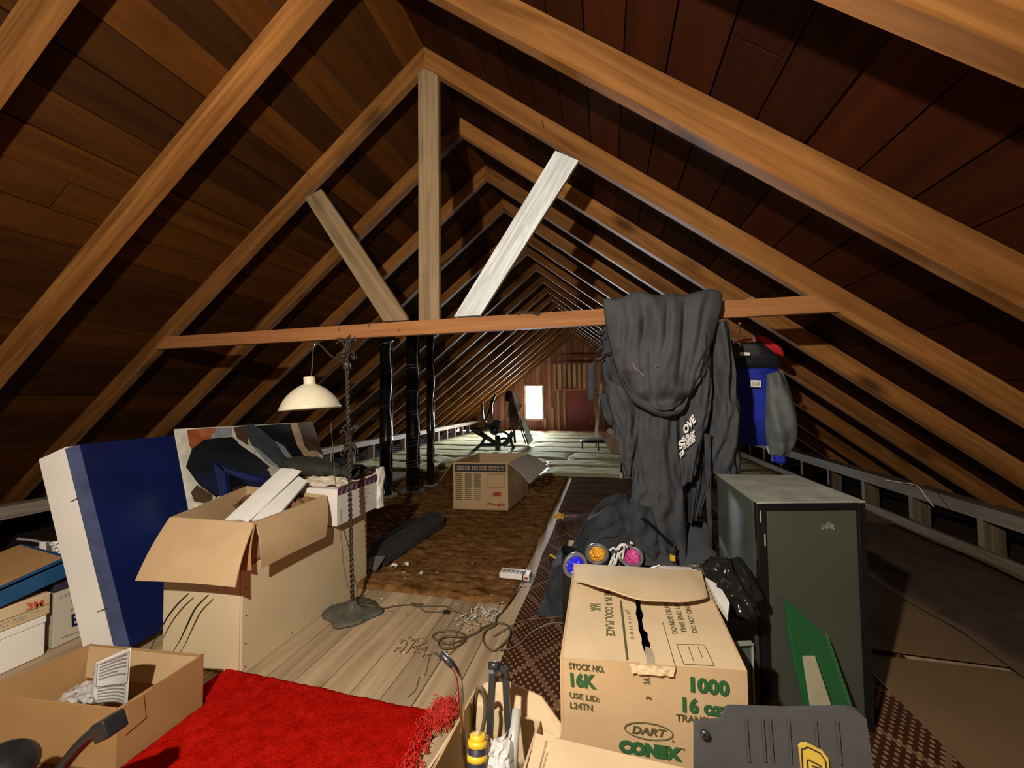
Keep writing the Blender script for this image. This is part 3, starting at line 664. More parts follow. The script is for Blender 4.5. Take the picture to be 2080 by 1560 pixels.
# ================================================================ boxes at the left edge
t = thing('tray_carton', 'orange lettered brown carton at the left edge, on a white box', 'box', (-3.1, 1.2, .2))
def faceX(t, name, x, y0, y1, z0, z1, dpt, mat):
    mb = MB(); mb.box((x-dpt/2, (y0+y1)/2, (z0+z1)/2), (dpt, y1-y0, z1-z0)); o = part(name, mb, mat, t); bevel(o, .003); return o
X_ = -2.85
faceX(t, 'body', X_, .80, 1.425, .205, .315, .42, 'card3')
text(t, '3M', (-2.847,1.341,0.263), (-2.847,1.402,0.253), (-2.847,1.337,0.299), 'orangeink', .03)
mb = MB(); mb.sheet([(X_+.002, .8, .255), (X_+.002, 1.42, .255), (X_+.002, 1.42, .2575), (X_+.002, .8, .2575)], .001, (1, 0, 0)); part('printed_line', mb, 'olive', t)
text(t, 'HIN INNI NIL', (X_+.003, 1.24, .238), (X_+.003, 1.39, .238), (X_+.003, 1.24, .246), 'greyink'); text(t, 'NLI IINH', (X_+.003, 1.24, .225), (X_+.003, 1.34, .225), (X_+.003, 1.24, .233), 'greyink')
t = thing('white_box', 'plain white box at the left edge, under the orange lettered carton', 'box', (-3.05, 1.1, 0))
faceX(t, 'body', X_, .8, 1.41, .004, .165, .42, 'white'); faceX(t, 'lid', X_+.003, .797, 1.413, .168, .202, .426, 'white')
t = thing('lettered_carton', 'grey beige carton with dark EC lettering behind the white display panel', 'box', (-3.05, 1.6, 0))
faceX(t, 'body', X_-.02, 1.45, 1.80, .004, .30, .40, plain('beige_card', (.50, .45, .36), .8, var=.06)); faceX(t, 'lid', X_-.016, 1.446, 1.804, .295, .335, .408, plain('plum_lid', (.03, .02, .05), .6))
X2 = -2.867
text(t, 'ECO', (-2.867,1.523,0.075), (-2.867,1.637,0.063), (-2.867,1.519,0.146), 'navy', .03)
text(t, 'OF', (-2.867,1.516,0.200), (-2.867,1.574,0.187), (-2.867,1.513,0.234), 'greyink', .02); text(t, 'PROD', (-2.867,1.517,0.160), (-2.867,1.581,0.151), (-2.867,1.517,0.179), 'greyink'); text(t, '10 BOX', (-2.867,1.468,0.251), (-2.867,1.527,0.253), (-2.867,1.466,0.270), 'greyink')
text(t, 'HINLI INN', (-2.867,1.485,0.038), (-2.867,1.573,0.028), (-2.867,1.484,0.046), 'ink_and_shade')
t = thing('blue_tray', 'wide shallow tray with blue sides and brown lining on the left cartons', 'tray', (-3.1, 1.2, .34))
zb, zt_ = .345, .50
mb = MB(); mb.sheet([(-2.830,1.243,0.331), (-2.830,1.501,0.377), (-2.830,1.488,0.480), (-2.830,1.241,0.426), (-2.83, .85, .53), (-2.83, .85, .43)], .012, (1, 0, 0)); part('side_panel', mb, 'bluecard', t)
A = [Vector(p) for p in ((-2.830,1.241,0.426), (-2.830,1.489,0.474))]
a, b = A; a = a - (b-a)*.9
mb = MB(); mb.sheet([a+Vector((0, 0, -.008)), b+Vector((0, 0, -.008)), b+Vector((-.46, .03, .02)), a+Vector((-.46, .03, .02))], .01, (0, 0, 1)); part('lining', mb, 'card2', t)
mb = MB(); mb.sheet([b+Vector((.0, 0, 0)), b+Vector((-.46, .03, .02)), b+Vector((-.46, .03, -.10)), b+Vector((0, 0, -.10))], .01, (0, 1, 0)); part('end_panel', mb, 'bluecard', t)
t = thing('wire_rack', 'grey white plastic rack behind the blue tray', 'rack', (-3.300,1.617,0.442))
for pts, r_ in (([(-3.320,1.514,0.521),(-3.320,1.564,0.498),(-3.320,1.614,0.468),(-3.320,1.670,0.442),(-3.320,1.700,0.452)], .006), ([(-3.300,1.511,0.456),(-3.300,1.605,0.415),(-3.300,1.679,0.384),(-3.300,1.710,0.365)], .007)):
    mb = MB(); mb.tube(pts, r_, 6); part('rail', mb, 'greyink', t)
mb = MB(); mb.sheet([(-3.290,1.595,0.477),(-3.290,1.620,0.468),(-3.290,1.622,0.395),(-3.290,1.597,0.404)], .01, (1, 0, 0)); part('post', mb, 'white', t)
mb = quadgrid((-3.250,1.613,0.465), (-3.250,1.669,0.471), (-3.250,1.680,0.369), (-3.250,1.631,0.418), 6, 6, lambda u, v: (.03*nz3(u*5, v*5), 0, 0)); solid(part('torn_film', mb, 'paper', t), .002)

# ================================================================ open carton at bottom left
t = thing('low_carton', 'low open brown carton in the bottom left corner with paper inside', 'box', (-1.95, 1.15, 0))
q = [(-2.30, .955), (-1.688, 1.024), (-1.688, 1.322), (-2.26, 1.265)]
openbox(t, q, .002, .226, 'card2', .006)
mb = quadgrid((-1.688, 1.026, .226), (-1.688, 1.13, .222), (-1.715, 1.13, .16), (-1.71, 1.03, .17), 4, 3, lambda u, v: (0, 0, .004*nz3(u*6, v*3))); solid(part('torn_edge', mb, 'card', t), .004)
mb = quadgrid((-2.26, 1.262, .226), (-1.70, 1.318, .226), (-1.72, 1.30, .10), (-2.24, 1.24, .10), 4, 3); solid(part('inner_flap', mb, 'card', t), .004)
mb = quadgrid((-1.6845, 1.05, .226), (-1.6845, 1.10, .222), (-1.6845, 1.11, .13), (-1.6845, 1.045, .12), 3, 3); solid(part('tape', mb, 'card2', t), .001)
t = thing('paper_sheet', 'white printed paper sheet standing in the low open carton', 'paper', (-1.9, 1.15, .05))
P_ = [(-2.029,1.140,0.094),(-1.829,1.140,0.114),(-1.768,1.140,0.373),(-2.011,1.140,0.258)]
A, B, C, D = [Vector(p) for p in P_]
bend = lambda u, v: Vector((0, .02*math.sin(PI*u) - .03*u*v, 0))
sh = quadgrid(A, B, C, D, 14, 14, bend); solid(part('sheet', sh, 'paper', t, smooth=True), .0012)
for k in range(13):
    v = .08+.068*k; v2 = v+.03
    if k in (5, 6): continue
    mb = MB(); off = Vector((0, -.0022, 0))
    def f(u, w, v=v, v2=v2):
        uu = .12+(.72 if k != 8 else .4)*u; vv = v+(v2-v)*w
        return A*(1-uu)*(1-vv)+B*uu*(1-vv)+C*uu*vv+D*(1-uu)*vv + bend(uu, vv)+off
    mb.grid(f, 8, 1); part('text_line', mb, 'greyink', t)
mb = MB()
mb.tube([A*(1-u)*(1-v)+B*u*(1-v)+C*u*v+D*(1-u)*v+bend(u, v)+Vector((0, -.002, 0)) for u, v in ((.08, .42), (.9, .42), (.96, .46), (.95, .95))], .0006, 4); mb.tube([A*(1-u)*(1-v)+B*u*(1-v)+C*u*v+D*(1-u)*v+bend(u, v)+Vector((0, -.002, 0)) for u, v in ((.08, .42), (.07, .95), (.95, .95))], .0006, 4); part('printed_frame', mb, 'ink_and_shade', t)
mb = quadgrid((-2.197,1.120,0.094), (-1.988,1.120,0.120), (-2.092,1.200,0.152), (-2.236,1.200,0.089), 14, 12, lambda u, v: (.02*nz3(u*6, v*6), .02*nz3(u*5, v*7, 3), .02*nz3(u*7, v*5, 6)))
solid(single('plastic_bag', mb, 'seethru', 'clear crumpled plastic bag beside the paper in the low carton', 'bag', smooth=True), .001)
# dark tool in the very corner
t = thing('hand_vacuum', 'blurry black hand tool with a nozzle in the bottom left corner', 'tool', (-1.0, .55, .6))
nz_ = [Vector(p) for p in [(-1.387,0.830,0.383),(-1.460,0.830,0.347),(-1.538,0.830,0.277),(-1.614,0.830,0.195),(-1.722,0.830,0.108)]]
mb = MB(); mb.tube(smoothpath(nz_, 3), [.019]*3+[.017]*3+[.016]*7, 10); part('nozzle_pipe', mb, 'black', t, smooth=True)
d = (nz_[0]-nz_[1]).normalized(); R = d.to_track_quat('Z', 'Y').to_matrix()
mb = MB(); mb.box(nz_[0]-d*.012, (.055, .050, .055), R); bevel(part('nozzle', mb, 'black', t), .006)
mb = MB(); c0 = Vector((-1.762,0.800,0.220)); mb.lathe([(.0, -.06), (.05, -.055), (.075, -.02), (.075, .03), (.055, .055), (.0, .06)], c0+Vector((-.03, 0, -.03)), 24, Matrix.Rotation(.6, 3, 'Y')); part('body', mb, 'black', t, smooth=True)

# ================================================================ floor lamp with hanging shade
t = thing('floor_lamp', 'twisted wrought iron bridge floor lamp with a cream bell shade', 'floor lamp', (-1.53, 2.105, 0))
b0, b1 = Vector((-1.532, 2.105, .03)), Vector((-1.585, 2.105, 1.63))
mb = MB(); nb_ = 48
def lob(k): a = 2*PI*k/nb_; return 1+.10*math.sin(4*a+.6)+.05*math.sin(7*a)
rings = []
for r_, z in ((.165, .002), (.168, .012), (.145, .022), (.10, .026), (.05, .032), (.028, .05), (.016, .075)):
    rings.append([Vector((-1.532+r_*lob(k)*math.cos(2*PI*k/nb_), 2.105+r_*.92*lob(k)*math.sin(2*PI*k/nb_), z)) for k in range(nb_)])
mb.loft(rings); part('base', mb, 'ironbase', t, smooth=True)
mb = MB()
n = 220
for ph in (0, PI):
    pts = []
    for i in range(n+1):
        u = i/n; c = b0.lerp(b1, u); a = u*2*PI*26+ph; pts.append(c + Vector((math.cos(a), math.sin(a), 0))*.0065)
    mb.tube(pts, .0068, 6)
part('pole', mb, 'iron', t, smooth=True)
def scroll(c, R_, hgt, n_, seed):
    random.seed(seed); mb = MB(); c = Vector(c)
    for k in range(n_):
        a = 2*PI*k/n_; d = Vector((math.cos(a), math.sin(a), 0)); pts = []
        s0 = rnd(-.1, .1)*hgt
        for j in range(22):
            w = j/21; th = w*2*PI*1.35; rr = R_*(.55+.4*math.sin(w*PI))*(1-.45*w)
            pts.append(c + d*(rr*(.6+.4*math.cos(th))) + Vector((0, 0, s0 + hgt*(.5-w)*.8 + .25*hgt*math.sin(th))) + d.orthogonal()*.01*math.sin(th*2))
        mb.tube(pts, .0042, 5)
    return mb
part('ornament', scroll(b0.lerp(b1, .627), .085, .20, 9, 3), 'iron', t, smooth=True)
part('ornament', scroll(b0.lerp(b1, .985), .10, .15, 9, 5), 'iron', t, smooth=True)
mb = MB(); mb.lathe([(.012, -.02), (.026, -.01), (.022, .01), (.028, .02), (.012, .03)], b0.lerp(b1, .925), 14); part('socket_cup', mb, 'iron', t, smooth=True)
mb = MB(); mb.tube(smoothpath([b1+Vector((0, 0, .0)), (-1.583,2.105,1.582), (-1.598,2.105,1.633), (-1.569,2.105,1.681)], 5), .004, 6); part('wire_end', mb, 'paper', t, smooth=True)
arm = smoothpath([(-1.597,2.105,1.564),(-1.684,2.105,1.576),(-1.757,2.105,1.639),(-1.798,2.105,1.667),(-1.828,2.105,1.681)], 5)
mb = MB(); mb.tube(arm, .006, 6); part('arm', mb, 'iron', t, smooth=True)
sc_ = Vector((-1.832,2.105,1.662))
hook = [sc_ + Vector((.016*math.sin(a)-.004, 0, .016*math.cos(a))) for a in [-.5+.4*i for i in range(12)]]
mb = MB(); mb.tube(hook, .0035, 6); part('hook', mb, 'steel', t, smooth=True)
sh = Vector((-1.845, 2.105, 1.245)); R = Matrix.Rotation(-.07, 3, 'Y')
mb = MB(); mb.tube([sc_ + Vector((0, 0, -.015)), sc_ + Vector((-.002, 0, -.09)), sh + Vector((0, 0, .215))], .003, 6); part('chain', mb, 'iron', t)
prof = [(.185, 0), (.176, .020), (.160, .055), (.135, .09), (.10, .125), (.062, .150), (.036, .162), (.034, .168), (.034, .205), (.030, .21), (.0, .21)]
inn = [(.0, .158), (.034, .158), (.060, .146), (.098, .121), (.132, .087), (.157, .053), (.173, .019), (.182, 0)]
mb = MB(); mb.lathe(inn + prof, sh, 48, R); part('lamp_shade', mb, 'shade', t, smooth=True)
mb = MB(); mb.lathe([(.0, .150), (.034, .150), (.058, .140), (.095, .117), (.128, .084), (.153, .051), (.170, .018), (.1795, .001), (.178, .0), (.15, .046), (.125, .080), (.093, .113), (.057, .136), (.0, .146)], sh, 48, R); part('shade_lining', mb, 'shadein', t, smooth=True)
mb = MB(); mb.tube(smoothpath([(-1.724,2.140,1.159), (-1.704,2.140,0.964), (-1.688,2.140,0.808), (-1.669,2.140,0.561), (-1.639,2.140,0.410), (-1.627,2.140,0.288), (-1.594,2.130,0.175), (-1.552,2.120,0.094)], 4), .0025, 5); part('hanging_wire', mb, 'cord', t, smooth=True)
pc = [(-1.5, 2.13, .04), (-1.45, 2.15, .03), (-1.36, 2.18, .012), (-1.311, 2.223, .008), (-1.218, 2.254, .008), (-1.155, 2.252, .008), (-1.073, 2.275, .008), (-1.001, 2.286, .008), (-.934, 2.250, .008), (-.855, 2.217, .008), (-.789, 2.195, .010), (-.732, 2.149, .010), (-.711, 2.098, .008), (-.736, 2.045, .008), (-.779, 1.985, .008)]
mb = MB(); mb.tube(smoothpath(pc, 5), .0036, 6); mb.tube(smoothpath([(-1.228, 2.272, .012), (-1.21, 2.25, .012), (-1.17, 2.245, .012), (-1.145, 2.263, .010), (-1.16, 2.275, .010), (-1.22, 2.268, .010)], 4), .0036, 6); cd = part('power_cord', mb, 'cord', t, smooth=True); cd['kind'] = 'stuff'
mb = MB(); mb.tube(smoothpath([(-1.160, 2.247, .008), (-1.100, 2.203, .008), (-1.043, 2.211, .008), (-.985, 2.222, .008)], 4), .003, 6); part('power_cord', mb, 'cord', t, smooth=True)
mb = MB(); mb.box((-.965, 2.223, .010), (.04, .018, .014), Matrix.Rotation(.2, 3, 'Z')); part('plug', mb, 'black', t)

# extension cord coil, power strip, light chain, tinsel
mb = MB()
coil = [(-.779, 1.985, .008), (-.833, 1.943, .010), (-.896, 1.953, .009), (-.943, 1.983, .008), (-.934, 2.022, .008), (-.872, 2.052, .008), (-.803, 2.046, .009), (-.764, 2.013, .012), (-.767, 1.953, .012), (-.807, 1.911, .010), (-.862, 1.908, .008), (-.892, 1.944, .012), (-.872, 1.989, .014), (-.812, 2.002, .014), (-.770, 2.012, .014), (-.723, 2.064, .010), (-.687, 2.137, .010), (-.644, 2.175, .010), (-.590, 2.175, .012), (-.550, 2.134, .02), (-.531, 2.045, .025), (-.577, 1.943, .012), (-.632, 1.964, .010), (-.673, 2.033, .010), (-.674, 2.096, .012), (-.638, 2.154, .016), (-.652, 2.225, .012), (-.630, 2.328, .014), (-.612, 2.428, .03), (-.60, 2.55, .045), (-.585, 2.63, .05)]
mb.tube(smoothpath(coil, 5), .0048, 7)
single('extension_cord', mb, 'cord', 'olive extension cord in loops on the boards before the shag rug', 'cord', smooth=True)
mb = MB(); mb.tube(smoothpath([(-.56, 1.948, .016), (-.508, 1.956, .02), (-.461, 2.012, .02), (-.430, 2.098, .02), (-.390, 2.160, .02), (-.311, 2.233, .02), (-.25, 2.24, .02)], 5), .0045, 7); mb.tube(smoothpath([(-.62, 2.05, .012), (-.5, 2.2, .024), (-.3, 2.3, .02), (-.12, 2.42, .02)], 5), .003, 6)
c_ = single('brown_cable', mb, plain('brown_cable', (.14, .085, .06), .6, var=.1), 'brown cables trailing over the diamond patterned mat', 'cable', smooth=True, kind='stuff')
mb = MB()
for pts in ([(-1.090, 1.893, .006), (-1.081, 1.925, .006), (-1.057, 1.906, .006), (-1.047, 1.865, .006), (-1.052, 1.827, .006), (-1.018, 1.835, .006), (-1.020, 1.899, .006), (-1.014, 1.950, .006), (-.986, 1.962, .006), (-.958, 1.933, .006), (-.987, 1.897, .006), (-1.017, 1.881, .006), (-.956, 1.876, .006), (-.935, 1.899, .006), (-.934, 1.845, .006), (-.976, 1.853, .006)],
            [(-.832, 1.853, .004), (-.888, 1.854, .004), (-.878, 1.795, .004), (-.867, 1.760, .004), (-.854, 1.709, .004), (-.873, 1.689, .004), (-.856, 1.635, .004), (-.853, 1.608, .004), (-.866, 1.571, .004)],
            [(-.934, 1.845, .006), (-.89, 1.86, .006), (-.83, 1.84, .006), (-.80, 1.87, .006), (-.78, 1.93, .006), (-.75, 1.99, .006)]):
    mb.tube(smoothpath(pts, 4), .002, 5)
for k in range(26):
    x, y = rnd(-1.09, -.80), rnd(1.82, 1.95); a = rnd(0, 6.3); mb.tube([(x, y, .004), (x+.018*math.cos(a), y+.018*math.sin(a), .012)], .0022, 5)
single('light_chain', mb, plain('copper_wire', (.30, .20, .09), .4, .5, 0), 'tangled string of tiny copper wire lights on the boards', 'string lights', kind='stuff')
M['foil'] = plain('silver_foil', (.80, .79, .76), .3, .2, 0)
mb = MB()
for k in range(150):
    x, y = random.gauss(-.77, .07), random.gauss(2.22, .075)
    if k % 6 == 0: x, y = rnd(-1.5, -.55), rnd(2.1, 2.9)
    a = rnd(0, 6.3); L_ = rnd(.01, .035); z = rnd(.006, .02) if y < 2.38 else rnd(.036, .05); w = .0026; d = Vector((math.cos(a), math.sin(a), rnd(-.1, .3))); s_ = Vector((-math.sin(a), math.cos(a), .3))*w
    p = Vector((x, y, z)); mb.add([p-s_, p+s_, p+s_+d*L_, p-s_+d*L_], [[0, 1, 2, 3]])
single('tinsel', mb, 'foil', 'scattered silver tinsel shreds along the near edge of the shag rug', 'tinsel', kind='stuff')
t = thing('power_strip', 'white power strip lying on the right edge of the shag rug', 'power strip', (-.645, 2.69, .042))
R = Matrix.Rotation(-.02, 3, 'Z')
mb = MB(); mb.box((-.645, 2.69, .062), (.215, .085, .038), R); bevel(part('body', mb, 'white', t), .004)
for k in range(5):
    mb = MB(); mb.box((-.725+.032*k, 2.69, .0818), (.022, .03, .002)); part('socket', mb, 'greyink', t)
mb = MB(); mb.box((-.56, 2.645, .060), (.022, .006, .014)); part('switch', mb, 'redink', t)
mb = MB(); mb.tube(smoothpath([(-.575, 2.735, .07), (-.578, 2.70, .086), (-.582, 2.65, .084), (-.584, 2.64, .05)], 4), .004, 6); part('plugged_cord', mb, 'black', t)
for k, (x, y, lab) in enumerate(((-1.583, 2.662, 'white paper shred beside the long black plastic cover'), (-1.50, 2.70, 'second smaller white shred beside the long black plastic cover'), (-1.323, 2.589, 'white crumb of paper in the middle of the near shag rug'))):
    mb = MB(); mb.grid(lambda u, v: (x+.05*(u-.5)*(1-.3*k), y+.035*(v-.5), .045+.02*nz3(u*4+k, v*4)+.012*math.sin(PI*u)), 6, 5); solid(single('paper_shred', mb, 'paper', lab, 'paper', 'paper shreds on the shag rug'), .002)
M['leaf'] = plain('yellow_cloth', (.75, .42, .05), .8, var=.15)
mb = MB(); mb.grid(lambda u, v: (-.56+.10*u, 4.10+.13*v, .03+.03*nz3(u*5, v*5)+.035*math.sin(PI*u)*math.sin(PI*v)), 9, 9); solid(single('yellow_flower', mb, 'leaf', 'crumpled yellow cloth flower at the edge of the shag rug', 'flower'), .003)
mb = MB(); mb.grid(lambda u, v: (-.46+.16*u, 4.17+.05*v+.07*u, .03+.02*nz3(u*5, v*3, 4)), 9, 4); solid(single('pink_ribbon', mb, plain('faded_pink', (.35, .23, .2), .8), 'faded pink strip beside the yellow cloth flower', 'ribbon'), .002)
mb = MB(); mb.grid(lambda u, v: (-.345+.075*u, 3.36+.12*v, .02+.02*math.sin(2*u+v)), 6, 6); solid(single('yellow_card', mb, plain('yellow_card', (.62, .48, .06), .7), 'yellow paper tag beside the black clothes heap', 'tag'), .002)
mb = MB(); mb.tube(smoothpath([(-.47, 3.18, .02), (-.40, 3.10, .022), (-.33, 3.03, .03), (-.29, 3.02, .035)], 5), [.008]*8+[.012]*8, 6); single('yellow_strap', mb, plain('yellow_strap', (.75, .55, .02), .6), 'curved yellow strap behind the blue stage light', 'strap')

# ================================================================ open printed carton in the middle
t = thing('printed_carton', 'open moving carton with a dark printed band standing on the shag rug', 'box', (-1.4, 4.6, .04))
q = [(-1.722, 4.163), (-1.09, 4.228), (-1.02, 4.98), (-1.66, 4.93)]
openbox(t, q, .042, .575, 'card', .008)
def onf(u, z): return Vector((-1.722+.632*u, 4.163+.065*u - .004, z))
mb = MB(); mb.sheet([onf(.035, .47), onf(.965, .47), onf(.965, .56), onf(.035, .56)], .002); part('printed_band', mb, 'ink_and_shade', t)
for r_ in range(2):
    for k, (u, s) in enumerate(((.06, 'HANDLE WITH'), (.36, 'THIS SIDE UP'), (.66, 'MOVING BOX'))):
        a = onf(u, .49+.03*r_); text(t, ('HIMNIL', 'NIL HI', 'IMHNL')[k] if False else ('HIMNLIHM', 'NLI HIM', 'IMHNLHI')[k], a+Vector((0, -.003, 0)), onf(u+.26, .49+.03*r_)+Vector((0, -.003, 0)), onf(u, .51+.03*r_)+Vector((0, -.003, 0)), 'card3', .01)
for k in range(3):
    u = .05+.17*k
    for j in range(14):
        z = .44-.022*j; mb = MB(); mb.sheet([onf(u, z), onf(u+rnd(.1, .14), z), onf(u+.12, z+.009), onf(u, z+.009)], .001); part('text_line', mb, 'olive', t)
for a, b, c, d in ((.62, .95, .30, .45),):
    mb = MB()
    for (u0, u1, z0, z1) in ((a, b, c, c+.004), (a, b, d-.004, d), (a, a+.006, c, d), (b-.006, b, c, d)): mb.sheet([onf(u0, z0), onf(u1, z0), onf(u1, z1), onf(u0, z1)], .001)
    o = part('printed_frame', mb, 'olive', t)
mb = MB(); mb.sheet([onf(.73, .20), onf(.87, .20), onf(.88, .245), onf(.74, .245)], .001); part('logo', mb, 'redink', t)
text(t, 'Wrangler', onf(.61, .085)+Vector((0, -.002, 0)), onf(.95, .085)+Vector((0, -.002, 0)), onf(.61, .13)+Vector((0, -.002, 0)), 'redink', .03)
mb = quadgrid((-1.09, 4.228, .575), (-1.02, 4.98, .575), (-.745, 4.95, .42), (-.86, 4.33, .33), 8, 6, lambda u, v: (0, 0, .02*math.sin(PI*v))); solid(part('flap', mb, plain('bleached_card', (.55, .50, .44), .8, var=.06), t, label='bleached right flap'), .006)
mb = quadgrid((-1.66, 4.93, .575), (-1.722, 4.163, .575), (-1.93, 4.25, .33), (-1.87, 4.85, .33), 6, 5); solid(part('flap', mb, 'card', t), .006)

# ================================================================ long black plastic cover on the rug
t = thing('plastic_cover', 'long black rounded plastic cover lying on the shag rug beside the chest', 'cover', (-1.72, 3.2, .04))
ax0, ax1 = Vector((-1.775, 2.66, .04)), Vector((-1.69, 3.72, .04))
mb = MB(); rings = []
for i in range(31):
    u = i/30; c = ax0.lerp(ax1, u); w = .115*(1 if u < .86 else math.sqrt(max(0.0, 1-((u-.86)/.145)**2))); hh = (.055+.075*u)*(1 if u < .9 else math.sqrt(max(.02, 1-((u-.9)/.105)**2)))
    w = max(w, .01)
    ring = []
    for x, z in ((-1, 0), (-1, .55), (-.9, .85), (-.6, 1), (0, 1.04), (.5, 1), (.72, .92), (.9, .5), (1, 0)):
        ring.append(c + Vector((x*w, 0, z*hh)))
    rings.append(ring)
mb.loft(rings); part('shell', mb, plain('scuffed_black_plastic', (.04, .04, .04), .35, var=.3, scale=14), t, smooth=False)
mb = MB(); mb.sheet([(-1.775, 2.655, .10), (-1.66, 2.67, .105), (-1.665, 2.56, .045), (-1.79, 2.56, .045)], .006); part('tongue', mb, plain('worn_grey_plastic', (.12, .11, .10), .5), t)
mb = MB(); mb.box((-1.90, 3.25, .075), (.05, .75, .07)); bevel(single('dark_bar', mb, 'black', 'dark flat bar lying left of the long black plastic cover', 'bar'), .01)
mb = MB(); mb.sheet([(-1.98, 3.0, .045), (-1.93, 3.02, .045), (-1.93, 3.02, .14), (-1.97, 3.0, .12)], .01); single('grey_shard', mb, plain('grey_shard', (.2, .17, .15), .7), 'small grey shard standing behind the long black cover', 'shard')

# ================================================================ black pipes wound with rope lights
def pipe(label, x, y, r_, top, wind):
    t = thing('black_pipe', label, 'pipe', (x, y, .03), 'black pipes wound with light strings')
    mb = MB(); mb.lathe([(r_, .035), (r_, top*.33), (r_*1.06, top*.335), (r_*1.06, top*.345), (r_, top*.35), (r_, top)], (x, y, 0), 28); part('pipe', mb, 'blackgloss', t, smooth=True)
    mb = MB(); mb.lathe([(r_*1.9, .03), (r_*1.9, .038), (r_*1.1, .05), (0, .05)], (x, y, 0), 9); part('foil_base', mb, plain('dusty_foil', (.35, .32, .28), .5, .3, var=.2), t)
    for k, (z0, z1, turns) in enumerate(wind):
        pts = []
        n = int(26*turns)
        for i in range(n+1):
            a = 2*PI*turns*i/n + k; pts.append((x+(r_+.006)*math.cos(a), y+(r_+.006)*math.sin(a), z0+(z1-z0)*i/n + .018*math.sin(a)))
        mb = MB(); mb.tube(pts, .0048, 5); part('wire_winding', mb, plain('dull_brass_wire', (.28, .25, .16), .35, .6, 0) if k == 0 else M['ironbase'], t, smooth=True)
    pts = [(x+r_*1.05+.012*math.sin(9*z), y-.4*r_, z) for z in [.35+.05*i for i in range(int((top-.4)/.05))]]
    mb = MB(); mb.tube(smoothpath(pts, 2), .006, 5)
    for p in smoothpath(pts, 2):
        if random.random() < .6: a = rnd(0, 6.3); mb.tube([Vector(p), Vector(p)+Vector((.016*math.cos(a), .016*math.sin(a), rnd(-.01, .01)))], .004, 5)
    part('light_string', mb, 'paper' if False else plain('silver_string', (.34, .33, .32), .4, .5, 0), t, smooth=True)
    return t
pipe('left black pipe wound with a light string, nearest of the three', -2.86, 4.62, .083, 2.24, [(2.0, 2.1, 1.2), (1.2, 1.25, 1), (.8, .83, 1)])
pipe('thick middle black pipe wrapped in several bands of wire', -2.645, 4.95, .092, 2.40, [(1.72, 1.84, 2.6), (1.42, 1.56, 3.6), (1.05, 1.17, 3), (.66, .86, 3.4), (.38, .5, 3), (.09, .12, 1.2)])
pipe('slim right black pipe with a beaded light string', -2.545, 5.30, .055, 2.46, [(.9, .95, 1), (.5, .54, 1)])

# ================================================================ big lettered cup carton (right front)
t = thing('cup_carton', 'large tan carton with green cup lettering standing on the diamond mat', 'box', (.1, 1.35, .012))
A, B, C, D = Vector((-.134, 1.056, 0)), Vector((.338, 1.129, 0)), Vector((.352, 1.681, 0)), Vector((-.145, 1.642, 0))
zt = {'A': .603, 'B': .594, 'C': .60, 'D': .604}
def up_(p, z): return Vector((p.x, p.y, z))
def wall(name, p, q, zp, zq, mat='card'):
    d = (q-p); n = Vector((d.y, -d.x, 0)).normalized(); mb = MB(); mb.sheet([up_(p, .014), up_(q, .014), up_(q, zq), up_(p, zp)], .006, n); return part(name, mb, mat, t)
wall('front_panel', A, B, zt['A'], zt['B']); wall('side_panel', B, C, zt['B'], zt['C']); wall('back_panel', C, D, zt['C'], zt['D']); wall('side_panel', D, A, zt['D'], zt['A'])
mb = MB(); mb.sheet([up_(A, .45)+Vector((.01, .01, 0)), up_(B, .45)+Vector((-.01, .01, 0)), up_(C, .45)+Vector((-.01, -.01, 0)), up_(D, .45)+Vector((.01, -.01, 0))], .01, (0, 0, 1)); part('inside_shade', mb, 'ink_and_shade', t)  # black sheet stands in for the shaded inside seen through the slit
def top(x, y, dz=0): return Vector((x, y, .6025 - .008*max(0, (x+.13)/.47) + dz))
mb = MB(); mb.sheet([top(-.133, 1.058), top(.088, 1.092), top(.094, 1.103), top(.089, 1.135), top(.084, 1.178), top(.0865, 1.20), top(.081, 1.246), top(.083, 1.29), top(.079, 1.33), top(.084, 1.37), top(.083, 1.42), top(.09, 1.655), top(-.144, 1.64)], .005, (0, 0, 1)); part('flap', mb, 'card3', t)
mb = MB(); mb.sheet([top(.337, 1.131), top(.351, 1.679), top(.10, 1.657), top(.101, 1.417), top(.098, 1.38), top(.104, 1.334), top(.096, 1.30), top(.097, 1.255), top(.107, 1.241), top(.104, 1.21), top(.109, 1.187), top(.104, 1.15), top(.112, 1.126), top(.104, 1.103), top(.092, 1.093)], .005, (0, 0, 1)); part('flap', mb, 'card3', t)
mb = MB(); mb.sheet([top(.091, 1.094, .001), top(.110, 1.096, .001), top(.113, 1.126, .001), top(.108, 1.16, .001), top(.092, 1.165, .001), top(.09, 1.135, .001)], .001, (0, 0, 1)); part('tape', mb, plain('old_tape', (.36, .30, .22), .35), t)
mb = quadgrid(top(.045, 1.083, .002), top(.16, 1.10, .002), top(.155, 1.096, -.02), top(.05, 1.078, -.018), 10, 3, lambda u, v: (.006*nz3(u*9, v*4), -.006-.006*nz3(u*8, v*3, 2), .006*nz3(u*7, 1))); solid(part('torn_tape', mb, 'card3', t), .001)
